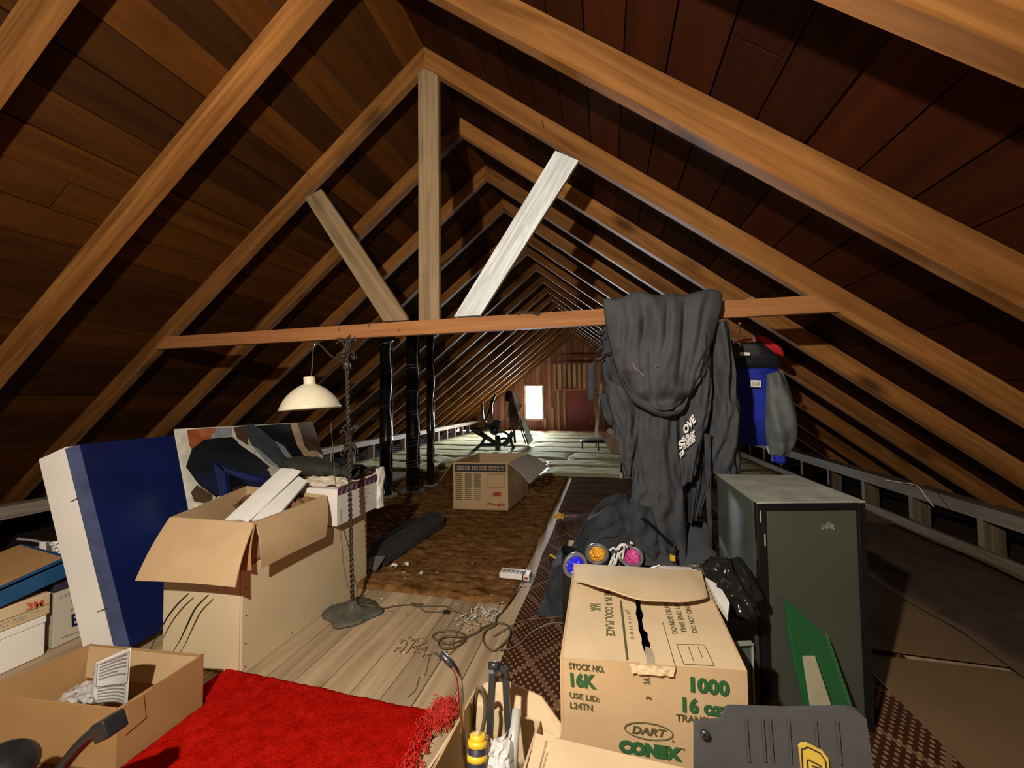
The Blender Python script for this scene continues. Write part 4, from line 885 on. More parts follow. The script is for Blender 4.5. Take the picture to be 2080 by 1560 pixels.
# curved back flap folded forward over the top
edge = [(-.124, 1.481, .612), (-.095, 1.447, .628), (-.055, 1.406, .640), (.0, 1.378, .644), (.051, 1.359, .640), (.102, 1.354, .634), (.169, 1.369, .630), (.241, 1.391, .626), (.302, 1.431, .622), (.322, 1.455, .616)]
mb = MB()
def f(u, v):
    e = polyat(edge, u); bk = Vector((-.145+.497*u, 1.642+.039*u, .609)); p = bk.lerp(e, v); p.z += .012*math.sin(PI*v)*math.sin(PI*u); return p
mb.grid(f, 24, 8); solid(part('flap', mb, 'card3', t, label='curved rear flap folded over the top'), .005)
G, O_ = 'green', 'olive'
fo = Vector((.001, -.0035, 0))
def ft(s, o, r, u, m, b=.02): text(t, s, Vector(o)+fo, Vector(r)+fo, Vector(u)+fo, m, b)
ft('STOCK NO.', (-.112, 1.059, .580), (-.020, 1.074, .574), (-.112, 1.059, .597), O_, .026)
ft('16K', (-.107, 1.060, .534), (-.040, 1.071, .530), (-.109, 1.060, .572), G, .055)
ft('USE LID:', (-.111, 1.060, .505), (-.034, 1.072, .497), (-.111, 1.060, .520), O_, .026)
ft('L24TN', (-.110, 1.060, .478), (-.052, 1.069, .474), (-.110, 1.060, .495), O_, .026)
ft('1000', (.196, 1.107, .536), (.292, 1.122, .529), (.196, 1.107, .576), G, .055)
ft('16 oz', (.175, 1.104, .484), (.277, 1.120, .476), (.175, 1.104, .524), G, .055)
ft('TRANSLUCENT', (.158, 1.101, .462), (.324, 1.127, .453), (.158, 1.101, .480), O_, .026)
ft('DART', (.047, 1.084, .424), (.129, 1.097, .418), (.052, 1.084, .444), O_, .03)
ft('CONEX', (.013, 1.079, .372), (.171, 1.103, .360), (.013, 1.078, .408), G, .095)
ft('2A', (.095, 1.091, .550), (.095, 1.091, .568), (.079, 1.089, .550), O_)
ft('3', (.097, 1.091, .512), (.097, 1.091, .520), (.084, 1.089, .512), O_)
mb = MB(); cc = Vector((.089, 1.091, .431))+fo; ea, eb = Vector((.060, .0093, -.005)), Vector((0, 0, .0205))
ring = [cc + ea*math.cos(2*PI*k/40) + eb*math.sin(2*PI*k/40) for k in range(41)]; mb.tube(ring, .0014, 5); part('oval_mark', mb, O_, t)
mb = MB(); mb.tube(ellipse(Vector((.149, 1.0995, .411))+fo, (.002, 0, 0), (0, 0, .002), 8)+[Vector((.151, 1.0995, .411))+fo], .0007, 4); mb.tube(ellipse(Vector((.175, 1.1035, .392))+fo, (.002, 0, 0), (0, 0, .002), 8)+[Vector((.177, 1.1035, .392))+fo], .0007, 4); o = part('trade_mark', mb, O_, t); o['kind'] = 'stuff'
def tt_(s, o, r, u, m=O_, b=.018): text(t, s, top(o[0], o[1], .0015), top(r[0], r[1], .0015), top(u[0], u[1], .0015), m, b)
tt_('STORE IN A COOL PLACE', (-.022, 1.50), (-.014, 1.186), (.004, 1.505))
tt_('16K', (-.068, 1.354), (-.064, 1.307), (-.031, 1.362), O_, .01)
tt_('DO NOT CRUSH', (.193, 1.25), (.192, 1.425), (.176, 1.245)); tt_('THIS END UP', (.220, 1.26), (.226, 1.43), (.204, 1.256)); tt_('DO NOT DROP', (.251, 1.27), (.260, 1.44), (.235, 1.265))
tt_('R 8 11 9 11 M', (.066, 1.19), (.062, 1.34), (.056, 1.19), O_, 0); tt_('67', (.047, 1.345), (.047, 1.322), (.055, 1.345), O_, 0)
mb = MB(); mb.sheet([top(.031, 1.40, .002), top(.038, 1.40, .002), top(.044, 1.094, .002), top(.038, 1.092, .002)], .001, (0, 0, 1)); part('printed_stripe', mb, O_, t)
mb = MB()
for a, b in (((.180, 1.196), (.256, 1.213)), ((.256, 1.213), (.260, 1.126)), ((.260, 1.126), (.184, 1.113)), ((.184, 1.113), (.180, 1.196)), ((.210, 1.191), (.212, 1.129)), ((.236, 1.197), (.238, 1.154)), ((.157, 1.30), (.161, 1.096))):
    mb.bar(top(*a, .0012), top(*b, .0012), .0016, .001)
o = part('printed_lines', mb, O_, t); o['kind'] = 'stuff'

# small carton in front of it
t = thing('small_carton', 'small tan carton in front of the large cup carton at the bottom edge', 'box', (-.0, .85, .012))
q = [(-.20, .72), (.20, .70), (.185, .975), (-.185, .99)]
openbox(t, q, .014, .435, 'card3', .006, floor_=False)
mb = MB(); mb.sheet([(-.20, .72, .444), (.20, .70, .444), (.187, .982, .447), (-.19, .994, .450)], .006, (0, 0, 1)); part('flap', mb, 'card3', t)
text(t, 'PREMIUM BAKED GOODS', (-0.163,0.905,0.451), (-0.158,0.978,0.451), (-0.168,0.904,0.451), 'olive', 0); text(t, 'INNI HIM LNI', (-0.156,0.907,0.451), (-0.152,0.946,0.451), (-0.160,0.906,0.451), 'olive', 0)

# tall open carton with tools
t = thing('tool_carton', 'open tan carton with spread flaps holding tools, left of the cup carton', 'box', (-.30, 1.05, .012))
q = [(-.44, .82), (-.215, .80), (-.205, 1.145), (-.43, 1.16)]
openbox(t, q, .014, [.42, .42, .36, .36], 'card3', .006)
mb = MB(); mb.sheet([(-0.411,1.166,0.400), (-0.385,1.180,0.412), (-0.309,1.190,0.420), (-0.207,1.180,0.400), (-0.145,1.150,0.355), (-0.146,1.140,0.324), (-0.253,1.140,0.318), (-.215, 1.146, .33), (-.43, 1.16, .33)], .006, (0, -1, .2)); part('back_flap', mb, 'card3', t)
mb = quadgrid((-.437, .80, .40), (-.43, 1.155, .36), (-0.414,1.165,0.397), (-0.428,0.900,0.398), 6, 4, lambda u, v: (0, 0, .0)); solid(part('side_flap', mb, 'card', t), .005)
def tool(name, label, loc): return thing(name, label, 'tool', loc)
t = thing('bent_bar', 'bent chrome steel bar standing in the tool carton', 'bar', (-0.376,0.980,0.345))
mb = MB(); mb.tube(smoothpath([(-0.438,0.980,0.617),(-0.421,0.980,0.604),(-0.406,0.980,0.591),(-0.395,0.980,0.576),(-0.389,0.980,0.549),(-0.384,0.980,0.487),(-0.379,0.980,0.413),(-0.372,0.980,0.352),(-0.358,0.980,0.306)], 4), .0075, 10); part('shaft', mb, 'steel', t, smooth=True)
mb = MB(); mb.tube([(-0.444,0.980,0.621), (-0.420,0.980,0.603), (-0.409,0.980,0.594)], .0088, 10); part('tip', mb, 'darksteel', t, smooth=True)
t = thing('folding_stand', 'dark steel two-legged folding clamp standing in the tool carton', 'stand', (-0.312,1.060,0.359))
for (a, b) in (((-0.320,1.050,0.543), (-0.324,1.030,0.395)), ((-0.286,1.060,0.541), (-0.270,1.030,0.379))):
    mb = MB(); mb.bar(a, b, .017, .014, (0, 1, 0)); part('leg', mb, 'darksteel', t)
mb = MB(); mb.tube([(-0.330,1.050,0.560), (-0.303,1.050,0.564)], .010, 10); part('hinge', mb, 'darksteel', t, smooth=True)
mb = MB(); mb.box((-0.297,1.055,0.545), (.040, .018, .02)); part('bracket', mb, 'darksteel', t)
mb = MB(); mb.tube([(-0.296,1.030,0.561), (-0.296,1.030,0.555)], .005, 8); part('bolt', mb, 'steel', t)
t = thing('grip_handle', 'black and yellow banded tool grip in the tool carton', 'tool handle', (-0.331,0.950,0.399))
ga, gb = Vector((-0.333,0.960,0.444)), Vector((-0.327,0.920,0.357))
mb = MB(); mb.tube([ga.lerp(gb, u) for u in (0, .1, .5, 1)], [.014, .021, .024, .024], 16); part('grip', mb, plain('dark_grip', (.025, .02, .035), .5), t, smooth=True)
for u in (.02, .14, .42, .72):
    c = ga.lerp(gb, u); R = (gb-ga).to_track_quat('Z', 'Y').to_matrix(); r_ = .0235 if u > .05 else .0195
    mb = MB(); mb.lathe([(r_-.004, -.007), (r_+.0015, -.006), (r_+.0015, .006), (r_-.004, .007)], c, 18, R); part('band', mb, 'yellow', t, smooth=True)
mb = MB(); mb.tube(smoothpath([(-0.377,1.050,0.384),(-0.371,1.050,0.463),(-0.362,1.050,0.493),(-0.350,1.050,0.490),(-0.342,1.050,0.454),(-0.345,1.050,0.414),(-0.354,1.050,0.373)], 4), .006, 8); single('brown_hose', mb, 'cord', 'bent brown hose loop in the tool carton', 'hose', smooth=True)
mb = quadgrid((-0.306,0.930,0.352), (-0.238,0.930,0.367), (-0.267,1.000,0.437), (-0.328,1.000,0.413), 18, 18, lambda u, v: (.012*nz3(u*6, v*6), -.02*math.sin(PI*u)+.02*nz3(u*5, v*7, 3), .010*nz3(u*7, v*5, 6)))
solid(single('clear_bag', mb, 'seethru', 'crumpled clear plastic bag in the tool carton', 'bag', smooth=True), .001)
mb = MB(); mb.tube([(-0.255,1.060,0.448), (-0.257,1.020,0.390), (-0.254,0.970,0.326)], [.012, .016, .017], 12); single('plastic_tube', mb, plain('milky_tube', (.45, .44, .40), .3), 'milky plastic tube on the right inside the tool carton', 'tube', smooth=True)

# dark grey plastic panel with a yellow badge
t = thing('plastic_mat', 'dark grey moulded plastic floor mat with a yellow badge, bottom right', 'mat', (.42, 1.0, .012))
M['greyplastic'] = plain('grey_rubber', (.062, .064, .066), .5, var=.12, scale=6, bump=.08, bscale=80)
YP = 1.0
pts = [(0.185,1.000,0.537),(0.235,1.000,0.549),(0.245,1.000,0.557),(0.252,1.000,0.578),(0.261,1.000,0.585),(0.378,1.000,0.601),(0.492,1.000,0.624),(0.511,1.000,0.621),(0.525,1.000,0.609),(0.534,1.000,0.510),(0.536,1.000,0.430),(0.180,1.000,0.349)]
mb = MB(); mb.sheet(pts, .012, (0, -1, 0)); part('panel', mb, 'greyplastic', t)
for px_ in (1515, 1548, 1563, 1600, 1655, 1700):
    mb = MB(); a = Vector((-2.240,0.994,0.117)); 
    x = {1515: (0.292,0.996,0.569), 1548: (0.325,0.996,0.577), 1563: (0.340,0.996,0.579), 1600: (0.376,0.996,0.584), 1655: (0.428,0.996,0.593), 1700: (0.469,0.996,0.600)}[px_]
    x = Vector(x); mb.bar(x, x+Vector((.003, 0, -.09)), .004, .005, (0, 1, 0)); part('rib', mb, 'greyplastic', t)
mb = MB(); mb.lathe([(.004, .004), (.010, .004), (.010, -.002), (.006, -.004), (.004, 0)], (0.205,0.992,0.523), 16, Matrix.Rotation(PI/2, 3, 'X'), True); part('eyelet', mb, 'darksteel', t, smooth=True)
mb = MB(); mb.sheet([(0.393,0.992,0.534),(0.399,0.992,0.541),(0.410,0.992,0.543),(0.439,0.992,0.532),(0.448,0.992,0.520),(0.453,0.992,0.460),(0.399,0.992,0.448)], .004, (0, -1, 0)); part('badge', mb, plain('badge_yellow', (.62, .42, .06), .5), t)
mb = MB(); mb.tube([(0.398,0.989,0.451),(0.397,0.989,0.531),(0.409,0.989,0.538),(0.432,0.989,0.530),(0.441,0.989,0.516),(0.446,0.989,0.461)], .0012, 5); mb.tube([(0.409,0.989,0.453),(0.407,0.989,0.509),(0.409,0.989,0.512),(0.433,0.989,0.503),(0.433,0.989,0.498),(0.416,0.989,0.500)], .0012, 5); o = part('badge_outline', mb, 'ink_and_shade', t); o['kind'] = 'stuff'

# ================================================================ black cabinet
t = thing('black_cabinet', 'tall dusty black cabinet with a framed glossy front, right of the cup carton', 'cabinet', (.77, 2.0, .012))
z1 = .885
P4 = [Vector((.562, 1.70, 0)), Vector((.971, 1.796, 0)), Vector((.953, 2.31, 0)), Vector((.565, 2.267, 0))]
M['cabside'] = plain('dusty_dark_green', (.060, .075, .062), .5, var=.35, scale=5)
M['cabtop'] = plain('dusty_cabinet_top', (.28, .30, .25), .75, var=.35, scale=9)
M['cabfront'] = plain('glossy_dark_front', (.058, .064, .050), .2, var=.15, scale=2)
mb = MB(); ins = Vector((-.006, .02, 0)); mb.hexa([up_(P4[0], .014)+ins, up_(P4[1], .014)+ins, up_(P4[2], .014), up_(P4[3], .014), up_(P4[0], z1-.006)+ins, up_(P4[1], z1-.006)+ins, up_(P4[2], z1-.006), up_(P4[3], z1-.006)]); part('body', mb, 'cabside', t)
mb = MB(); mb.sheet([up_(P4[0], z1), up_(P4[1], z1), up_(P4[2], z1), up_(P4[3], z1)], .006, (0, 0, 1)); part('top_panel', mb, 'cabtop', t)
ex = (P4[1]-P4[0]).normalized(); nf = Vector((ex.y, -ex.x, 0)); wd = (P4[1]-P4[0]).length
def fr_(u0, u1, za, zb, d0, d1, name, mat):
    mb = MB(); a, b = P4[0]+ex*u0, P4[0]+ex*u1
    mb.hexa([up_(a+nf*d1, za), up_(b+nf*d1, za), up_(b-nf*d0, za), up_(a-nf*d0, za), up_(a+nf*d1, zb), up_(b+nf*d1, zb), up_(b-nf*d0, zb), up_(a-nf*d0, zb)]); return part(name, mb, mat, t)
for a in ((0, .034, .014, z1-.004), (wd-.028, wd, .014, z1-.004)): bevel(fr_(a[0], a[1], a[2], a[3], .022, .0, 'frame_stile', 'blackgloss'), .003)
for a in ((.034, wd-.028, z1-.030, z1-.004), (.034, wd-.028, .014, .05)): fr_(a[0], a[1], a[2], a[3], .022, .0, 'frame_rail', 'blackgloss')
fr_(.030, wd-.024, .04, z1-.028, .022, -.012, 'front_panel', 'cabfront')
mb = MB(); pz = P4[0]+ex*(wd*.60)
mb.grid(lambda u, v: up_(P4[0]+ex*(.255+.05*u+.012*nz3(u*7, v*4))+nf*(-.0115), .800-.018*v+.016*nz3(u*9, v*3, 5)-.02*abs(u-.5)), 10, 4); o = part('chalk_smear', mb, plain('chalk_dust', (.17, .16, .13), .9, var=.8, scale=90), t)
for (a, z) in ((.012, .83), (.026, .74)):
    mb = MB(); mb.box(up_(P4[0]+ex*a+nf*.001, z), (.004, .003, .045)); part('paint_chip', mb, 'greyink', t)
mb = MB(); mb.box((.5645, 1.95, .69), (.002, .02, .018)); part('sticker', mb, 'greyink', t)
# green and pale sheets modelled in place of reflections in the cabinet front
M['greenreflect'] = plain('green_reflection_tone', (.014, .085, .028), .35, var=.2, scale=4)
M['greenreflectedge'] = plain('pale_green_reflected_edge', (.07, .24, .10), .35, var=.05)
def cabp(u, z, d): return up_(P4[0]+ex*u+nf*d, z)
t = thing('green_reflection', 'green reflection with a pale edge in the black cabinet front, modelled as a sheet', 'sheet', cabp(.2, .3, .05))
mb = MB(); mb.sheet([cabp(.10, .13, .09), cabp(.265, .13, .10), cabp(.222, .385, .045), cabp(.16, .455, .025), cabp(.085, .52, .015), cabp(.08, .40, .03)], .004, nf); part('sheet', mb, 'greenreflect', t)
mb = MB(); mb.sheet([cabp(.262, .13, .102), cabp(.275, .13, .094), cabp(.231, .38, .038), cabp(.224, .40, .034), cabp(.216, .385, .047)], .004, nf); part('reflected_edge', mb, 'greenreflectedge', t)
mb = MB(); mb.sheet([cabp(.095, .10, .13), cabp(.19, .10, .13), cabp(.150, .345, .07), cabp(.105, .345, .07)], .004, nf); bevel(single('pale_reflection', mb, plain('pale_reflection', (.34, .31, .21), .5), 'pale reflection in the black cabinet front, modelled as a board before the green one', 'board'), .001)

# dark board, plastic bag and frames between carton and cabinet
t = thing('dark_board', 'dark green board with a pale edge wedged between cup carton and cabinet', 'board', (.45, 1.5, .012))
mb = MB(); mb.sheet([(.375, 1.385, .014), (.435, 1.41, .014), (.435, 1.41, .505), (.375, 1.385, .51)], .015, (.5, -1, 0)); part('panel', mb, 'cabside', t)
mb = MB(); mb.bar((.437, 1.41, .014), (.437, 1.41, .51), .005, .018, (0, 1, 0)); mb.bar((.375, 1.383, .513), (.438, 1.408, .509), .018, .005); part('edge_strip', mb, plain('worn_edge', (.22, .24, .21), .6), t)
M['blackbag'] = plain('black_plastic_bag', (.012, .012, .011), .13, var=.2, scale=8, bump=.5, bscale=16)
mb = MB()
def f(u, v):
    a, b = 2*PI*u, PI*v; r_ = 1+.30*nz3(2*math.cos(a), 2*math.sin(a), 4*v)+.45*(.4-abs(nz3(3.5*math.cos(a)+2, 3.5*math.sin(a), 7*v)))
    return (.452+.085*r_*math.sin(b)*math.cos(a)+.0, 1.66+.12*r_*math.sin(b)*math.sin(a), .57+.085*r_*math.cos(b))
mb.grid(f, 60, 40); single('black_bag', mb, 'blackbag', 'crumpled glossy black plastic bag between cup carton and cabinet', 'bag', smooth=True)
mb = MB(); mb.sheet([(0.358,1.652,0.600), (0.394,1.588,0.600), (0.392,1.465,0.600), (0.363,1.383,0.600), (0.357,1.490,0.600)], .02, (0, 0, 1)); single('white_packet', mb, 'paper', 'pale paper packet under the black plastic bag', 'packet')
t = thing('glass_frame', 'clear glass pane with thin metal frame lying behind the cup carton', 'frame', (.26, 1.95, .4))
gz = .47
gp = [(0.178,1.924,0.500), (0.386,1.893,0.500), (0.413,1.902,0.520), (0.393,1.939,0.520), (0.226,1.924,0.520)]
mb = MB(); mb.tube([Vector(p) for p in gp]+[Vector(gp[0])], .004, 6); part('rim', mb, 'steel', t)
mb = MB(); mb.sheet([Vector(p) for p in gp], .004, (0, 0, 1)); part('pane', mb, 'seethru', t)
mb = quadgrid((0.374,1.787,0.550), (0.470,1.694,0.600), (0.469,1.751,0.620), (0.333,1.818,0.580), 12, 8, lambda u, v: (.02*nz3(u*5, v*5), .02*nz3(u*5, v*4, 3), .03*nz3(u*6, v*5, 6))); solid(single('grey_film', mb, plain('grey_film', (.12, .12, .10), .3, var=.4), 'grey crumpled film behind the black plastic bag', 'film', smooth=True), .002)

# ================================================================ stage lights
def stage_light(label, c, d, col, glow):
    t = thing('stage_light', label, 'stage light', Vector(c)-Vector(d).normalized()*.05, 'coloured stage lights')
    d = Vector(d).normalized(); R = d.to_track_quat('Z', 'Y').to_matrix(); c = Vector(c)
    k = 1.0
    mb = MB(); mb.lathe([(.0, -.15), (.035, -.15), (.042, -.10), (.060, -.06), (.066, -.02), (.066, .012), (.060, .014), (.056, -.02), (.0, -.022)], c, 32, R); part('housing', mb, 'black', t, smooth=True)
    mb = MB(); mb.lathe([(.046, .006), (.064, .008), (.067, .014), (.062, .019), (.047, .012)], c, 32, R, True); part('rim', mb, plain('translucent_grey_rim', (.14, .14, .14), .35), t, smooth=True)
    m, tr, b = newmat('lens_' + col); b.inputs['Base Color'].default_value = C4(glow); b.inputs['Roughness'].default_value = .25; b.inputs['Metallic'].default_value = .15; b.inputs['Coat Weight'].default_value = .6
    tc = tr.nodes.new('ShaderNodeTexCoord'); vo = tr.nodes.new('ShaderNodeTexVoronoi'); vo.inputs['Scale'].default_value = 45; tr.links.new(tc.outputs['Object'], vo.inputs['Vector'])
    bp = tr.nodes.new('ShaderNodeBump'); bp.inputs['Strength'].default_value = .9; bp.inputs['Distance'].default_value = .02; tr.links.new(vo.outputs['Distance'], bp.inputs['Height']); tr.links.new(bp.outputs['Normal'], b.inputs['Normal'])
    mb = MB(); mb.lathe([(.0, -.010), (.018, -.006), (.034, .001), (.048, .010), (.048, .004), (.0, -.014)], c, 28, R); part('lens', mb, m, t, smooth=True)
    return t
stage_light('stage light with a blue lens, partly behind the cup carton', (-0.167,2.020,0.440), (-.35, -.75, .75), 'blue', (.03, .03, .95))
stage_light('stage light with an amber lens, middle of the three', (-0.068,2.290,0.400), (-.05, -.6, .85), 'amber', (.95, .45, .04))
stage_light('stage light with a magenta lens, right of the amber one', (0.119,2.295,0.400), (.05, -.7, .75), 'magenta', (.75, .10, .38))
mb = MB()
def f(u, v): 
    a = 2*PI*u; r_ = .10-.02*v+.012*nz3(3*u, 3*v); return (-.17+.09*math.cos(a), 2.20+.10*math.sin(a), .012+.40*v - .05*v*math.cos(a))
mb.grid(f, 24, 10); mb.add([(-.17, 2.2, .40)], []); single('black_crate', mb, 'black', 'rounded dark tub carrying the blue stage light, beside the cup carton', 'tub', smooth=True)

# ================================================================ heap of black clothes on the floor
mb = MB()
def heap(x, y):
    h = .37*math.exp(-((x-.08)/.22)**2-((y-2.98)/.30)**2) + .30*math.exp(-((x-.35)/.24)**2-((y-2.75)/.34)**2) + .20*math.exp(-((x+.12)/.20)**2-((y-2.85)/.30)**2)+ .26*math.exp(-((x-.12)/.22)**2-((y-2.5)/.2)**2)
    r_ = abs(nz3(x*3.2, y*2.6, 1)); r2 = abs(nz3(x*7+3, y*6, 5))
    return max(.018, .03+h*(1.0+.25*r_) + .16*(.35-r_)*min(1, h*6) + .08*(.3-r2)*min(1, h*6)) if h > .015 else .018
def f(u, v):
    x = -.42+1.06*u; y = 2.30+1.1*v; e = min(u, 1-u, v, 1-v); return (x+.02*nz3(x*5, y*5, 9), y, heap(x, y) if e > 0 else .012)
mb.grid(f, 90, 90); single('clothes_heap', mb, 'fabric', 'heap of black clothes on the floor behind the stage lights', 'clothes', smooth=True)
t = thing('black_bag', 'flat black bag with a white scribbled print in front of the clothes heap', 'bag', (.2, 2.5, .3))
A_, B_, C_, D_ = [Vector(p) for p in ((-0.134,2.320,0.318), (0.359,2.300,0.370), (0.298,2.620,0.461), (-0.068,2.550,0.382))]
mb = quadgrid(A_, B_, C_, D_, 20, 16, lambda u, v: (0, -.02*math.sin(PI*u)*math.sin(PI*v), .03*math.sin(PI*u)*math.sin(PI*v)+.012*nz3(u*5, v*5))); solid(part('body', mb, 'fabric2', t, smooth=True), .02)
pr = [[(0.005,2.270,0.356),(0.022,2.270,0.407),(0.032,2.270,0.364),(0.049,2.270,0.431),(0.064,2.270,0.383),(0.082,2.270,0.461),(0.066,2.270,0.470),(0.050,2.270,0.447)], [(0.001,2.270,0.438),(0.023,2.270,0.453),(0.039,2.270,0.446),(0.061,2.270,0.473),(0.087,2.270,0.477),(0.098,2.270,0.462)], [(0.016,2.270,0.352),(0.054,2.270,0.421),(0.076,2.270,0.444)], [(-0.006,2.270,0.345),(0.014,2.270,0.393),(0.031,2.270,0.424)]]
for k, pp in enumerate(pr):
    mb = MB(); mb.tube(smoothpath(pp, 4), .0055, 5); part('white_print', mb, 'whiteink', t)
mb = MB(); mb.tube(smoothpath([(0.120,2.280,0.482),(0.112,2.280,0.489),(0.128,2.280,0.482)], 3), .006, 6); part('drawstring', mb, 'whiteink', t)
A_, B_, C_, D_ = [Vector(p) for p in ((0.386,2.420,0.334), (0.603,2.420,0.353), (0.622,2.600,0.505), (0.441,2.600,0.529))]
mb = MB()
def f(u, v):
    a = 2*PI*u; s_ = 1-.25*v*v; p = A_.lerp(D_, v).lerp(B_.lerp(C_, v), .5+.5*math.cos(a)*s_*.98); p = p + Vector((0, .09*math.sin(a)*s_, 0)); p.z += .012*nz3(u*6, v*4); return p
mb.grid(f, 28, 12); o = single('grey_backpack', mb, 'fabric2', 'dark grey padded backpack between clothes heap and black cabinet', 'backpack', smooth=True)
# audio cable with yellow plug
t = thing('audio_cable', 'black audio cable with a silver tip and yellow plug over the heap', 'cable', (0.339,2.280,0.403))
mb = MB(); mb.tube(smoothpath([(0.179,2.330,0.612),(0.221,2.330,0.587),(0.265,2.330,0.546),(0.308,2.330,0.505),(0.343,2.330,0.475)], 4), .010, 8); part('cord', mb, 'blackgloss', t, smooth=True)
for k in range(6):
    mb = MB(); c = Vector((0.346,2.300,0.481)).lerp(Vector((0.340,2.300,0.430)), k/5); mb.lathe([(.003, -.003), (.007, -.002), (.007, .002), (.003, .003)], c, 10); part('coil', mb, 'steel', t)
mb = MB(); c = Vector((0.337,2.300,0.414)); mb.box(c, (.028, .028, .030)); bevel(part('plug', mb, 'yellow', t), .004)
mb = MB(); mb.tube([c+Vector((.004, 0, -.012)), c+Vector((.006, 0, -.05))], .003, 6); part('pin', mb, 'steel', t)

# ================================================================ garments hanging from the tie beam
def fold(x): return math.sin(2*PI*x) + .45*math.sin(4*PI*x+1)
def ridge(x, y, z): return .5-abs(nz3(x, y, z))*1.6
def drape(name, Lp, Rp, folds, mat, parent, bulge=.06, nu=48, nv=60, over=None, th=.006, back=0.0):
    """cloth hanging between a left and a right edge line; folds are (amplitude, waves across, slant, phase)"""
    mb = MB()
    def f(u, v):
        a, b = polyat(Lp, v), polyat(Rp, v); p = a.lerp(b, u)
        d = bulge*math.sin(PI*u)**.7
        for am, fr, sl, ph in folds: d += am*math.sin(2*PI*(fr*u + sl*v + ph))*min(1, .25+1.6*v)*min(1, 6*min(u, 1-u)+.25)
        d += .020*nz3(u*5, v*7, len(name)) + .026*ridge(u*4+v*2, v*7-u*2, 3)
        p.y -= d; return p
    mb.grid(f, nu, nv)
    if over is not None:
        base = len(mb.v); n = nu+1
        # strip from the top edge back over the beam and down behind it
        prof = over
        for j, (dy, dz) in enumerate(prof):
            for i in range(n):
                q = mb.v[i]; mb.v.append(Vector((q.x, q.y+dy, q.z+dz+.006*math.sin(i*.5))))
        rows_ = [list(range(n))] + [[base+j*n+i for i in range(n)] for j in range(len(prof))]
        for r0, r1 in zip(rows_, rows_[1:]):
            for i in range(n-1): mb.f.append([r0[i], r1[i], r1[i+1], r0[i+1]])
    o = part(name, mb, mat, parent, smooth=True); solid(o, th, 0); return o
M['stiffcloth'] = plain('black_nylon', (.055, .057, .060), .75, var=.2, scale=6, bump=.1, bscale=60, spec=.25)
OV = [(.02, .018), (.05, .024), (.09, .018), (.115, -.02), (.12, -.10), (.12, -.25)]
# jacket thrown over the beam
t = thing('black_jacket', 'puffy black jacket slung over the tie beam, bulging at its lower hem', 'jacket', (0.326,2.400,1.605))
mb = MB()
Lp = [(-0.003,2.375,1.874),(0.006,2.375,1.750),(0.031,2.375,1.600),(0.063,2.375,1.466),(0.100,2.375,1.363),(0.166,2.375,1.301)]; Rp = [(0.640,2.375,1.862),(0.630,2.375,1.770),(0.598,2.375,1.646),(0.554,2.375,1.508),(0.509,2.375,1.383),(0.466,2.375,1.320)]
def f(u, v):
    a, b = polyat(Lp, v), polyat(Rp, v); p = a.lerp(b, u)
    w = min(1, 2.5*v+.15)*min(1, 6*min(u, 1-u)+.1)
    q = u - .5; arc = v - .9*q*q                        # level lines of the sagging hem
    d = .015 + (.05+.14*v*(1.3-v))*math.sin(PI*u)**.6
    d += w*.030*fold(2.6*u - .55*v*v + .22*nz3(u*2, v*2, 1))*max(.12, 1-.9*v)
    d += w*.022*fold(5.2*u + .5*v + .35*nz3(u*3, v*2.5, 6))*max(.1, .95-v)
    d += .030*math.sin(2*PI*(3.1*arc+.12*nz3(u*3, v*2, 11)))*min(1, max(0, v-.45)*2.6)
    d += .020*nz3(u*4, v*4, 2) + .016*ridge(u*5+v, v*5, 7)
    p.y -= d; p.z += .035*nz3(u*5, 0, 4)*(1-v) - .085*math.sin(PI*u)*v**3; return p
mb.grid(f, 70, 70)
n = 71; base = len(mb.v)
for j, (dy, dz) in enumerate(OV):
    for i in range(n): q_ = mb.v[i]; mb.v.append(Vector((q_.x, q_.y+dy, q_.z+dz)))
rows_ = [list(range(n))] + [[base+j*n+i for i in range(n)] for j in range(len(OV))]
for r0, r1 in zip(rows_, rows_[1:]):
    for i in range(n-1): mb.f.append([r0[i], r1[i], r1[i+1], r0[i+1]])
solid(part('body', mb, 'stiffcloth', t, smooth=True), .008)
Lp2 = [(0.112,2.390,1.349),(0.194,2.390,1.275),(0.288,2.390,1.225)]; Rp2 = [(0.471,2.390,1.399),(0.469,2.390,1.314),(0.452,2.390,1.252)]
mb = MB()
def f(u, v):   # rolled hem hanging below
    a = 2*PI*v; c = polyat([(0.079,2.360,1.430),(0.137,2.360,1.319),(0.240,2.360,1.254),(0.330,2.360,1.226),(0.409,2.360,1.242),(0.448,2.360,1.314)], u); r_ = .045*(.35+.65*math.sin(PI*min(1, u+.03)))
    return c + Vector((0, -r_*1.3*math.cos(a)-.03, r_*.8*math.sin(a)-.008+.006*nz3(u*8, v*5)))
mb.grid(f, 36, 14); part('rolled_hem', mb, 'stiffcloth', t, smooth=True)
mb = MB(); mb.tube(smoothpath([(0.150,2.240,1.496),(0.160,2.240,1.460),(0.185,2.240,1.437),(0.200,2.240,1.415)], 3), .0018, 4); mb.tube(smoothpath([(0.263,2.240,1.465),(0.284,2.240,1.469)], 2), .0018, 4); o = part('lint_thread', mb, 'greyink', t); o['kind'] = 'stuff'
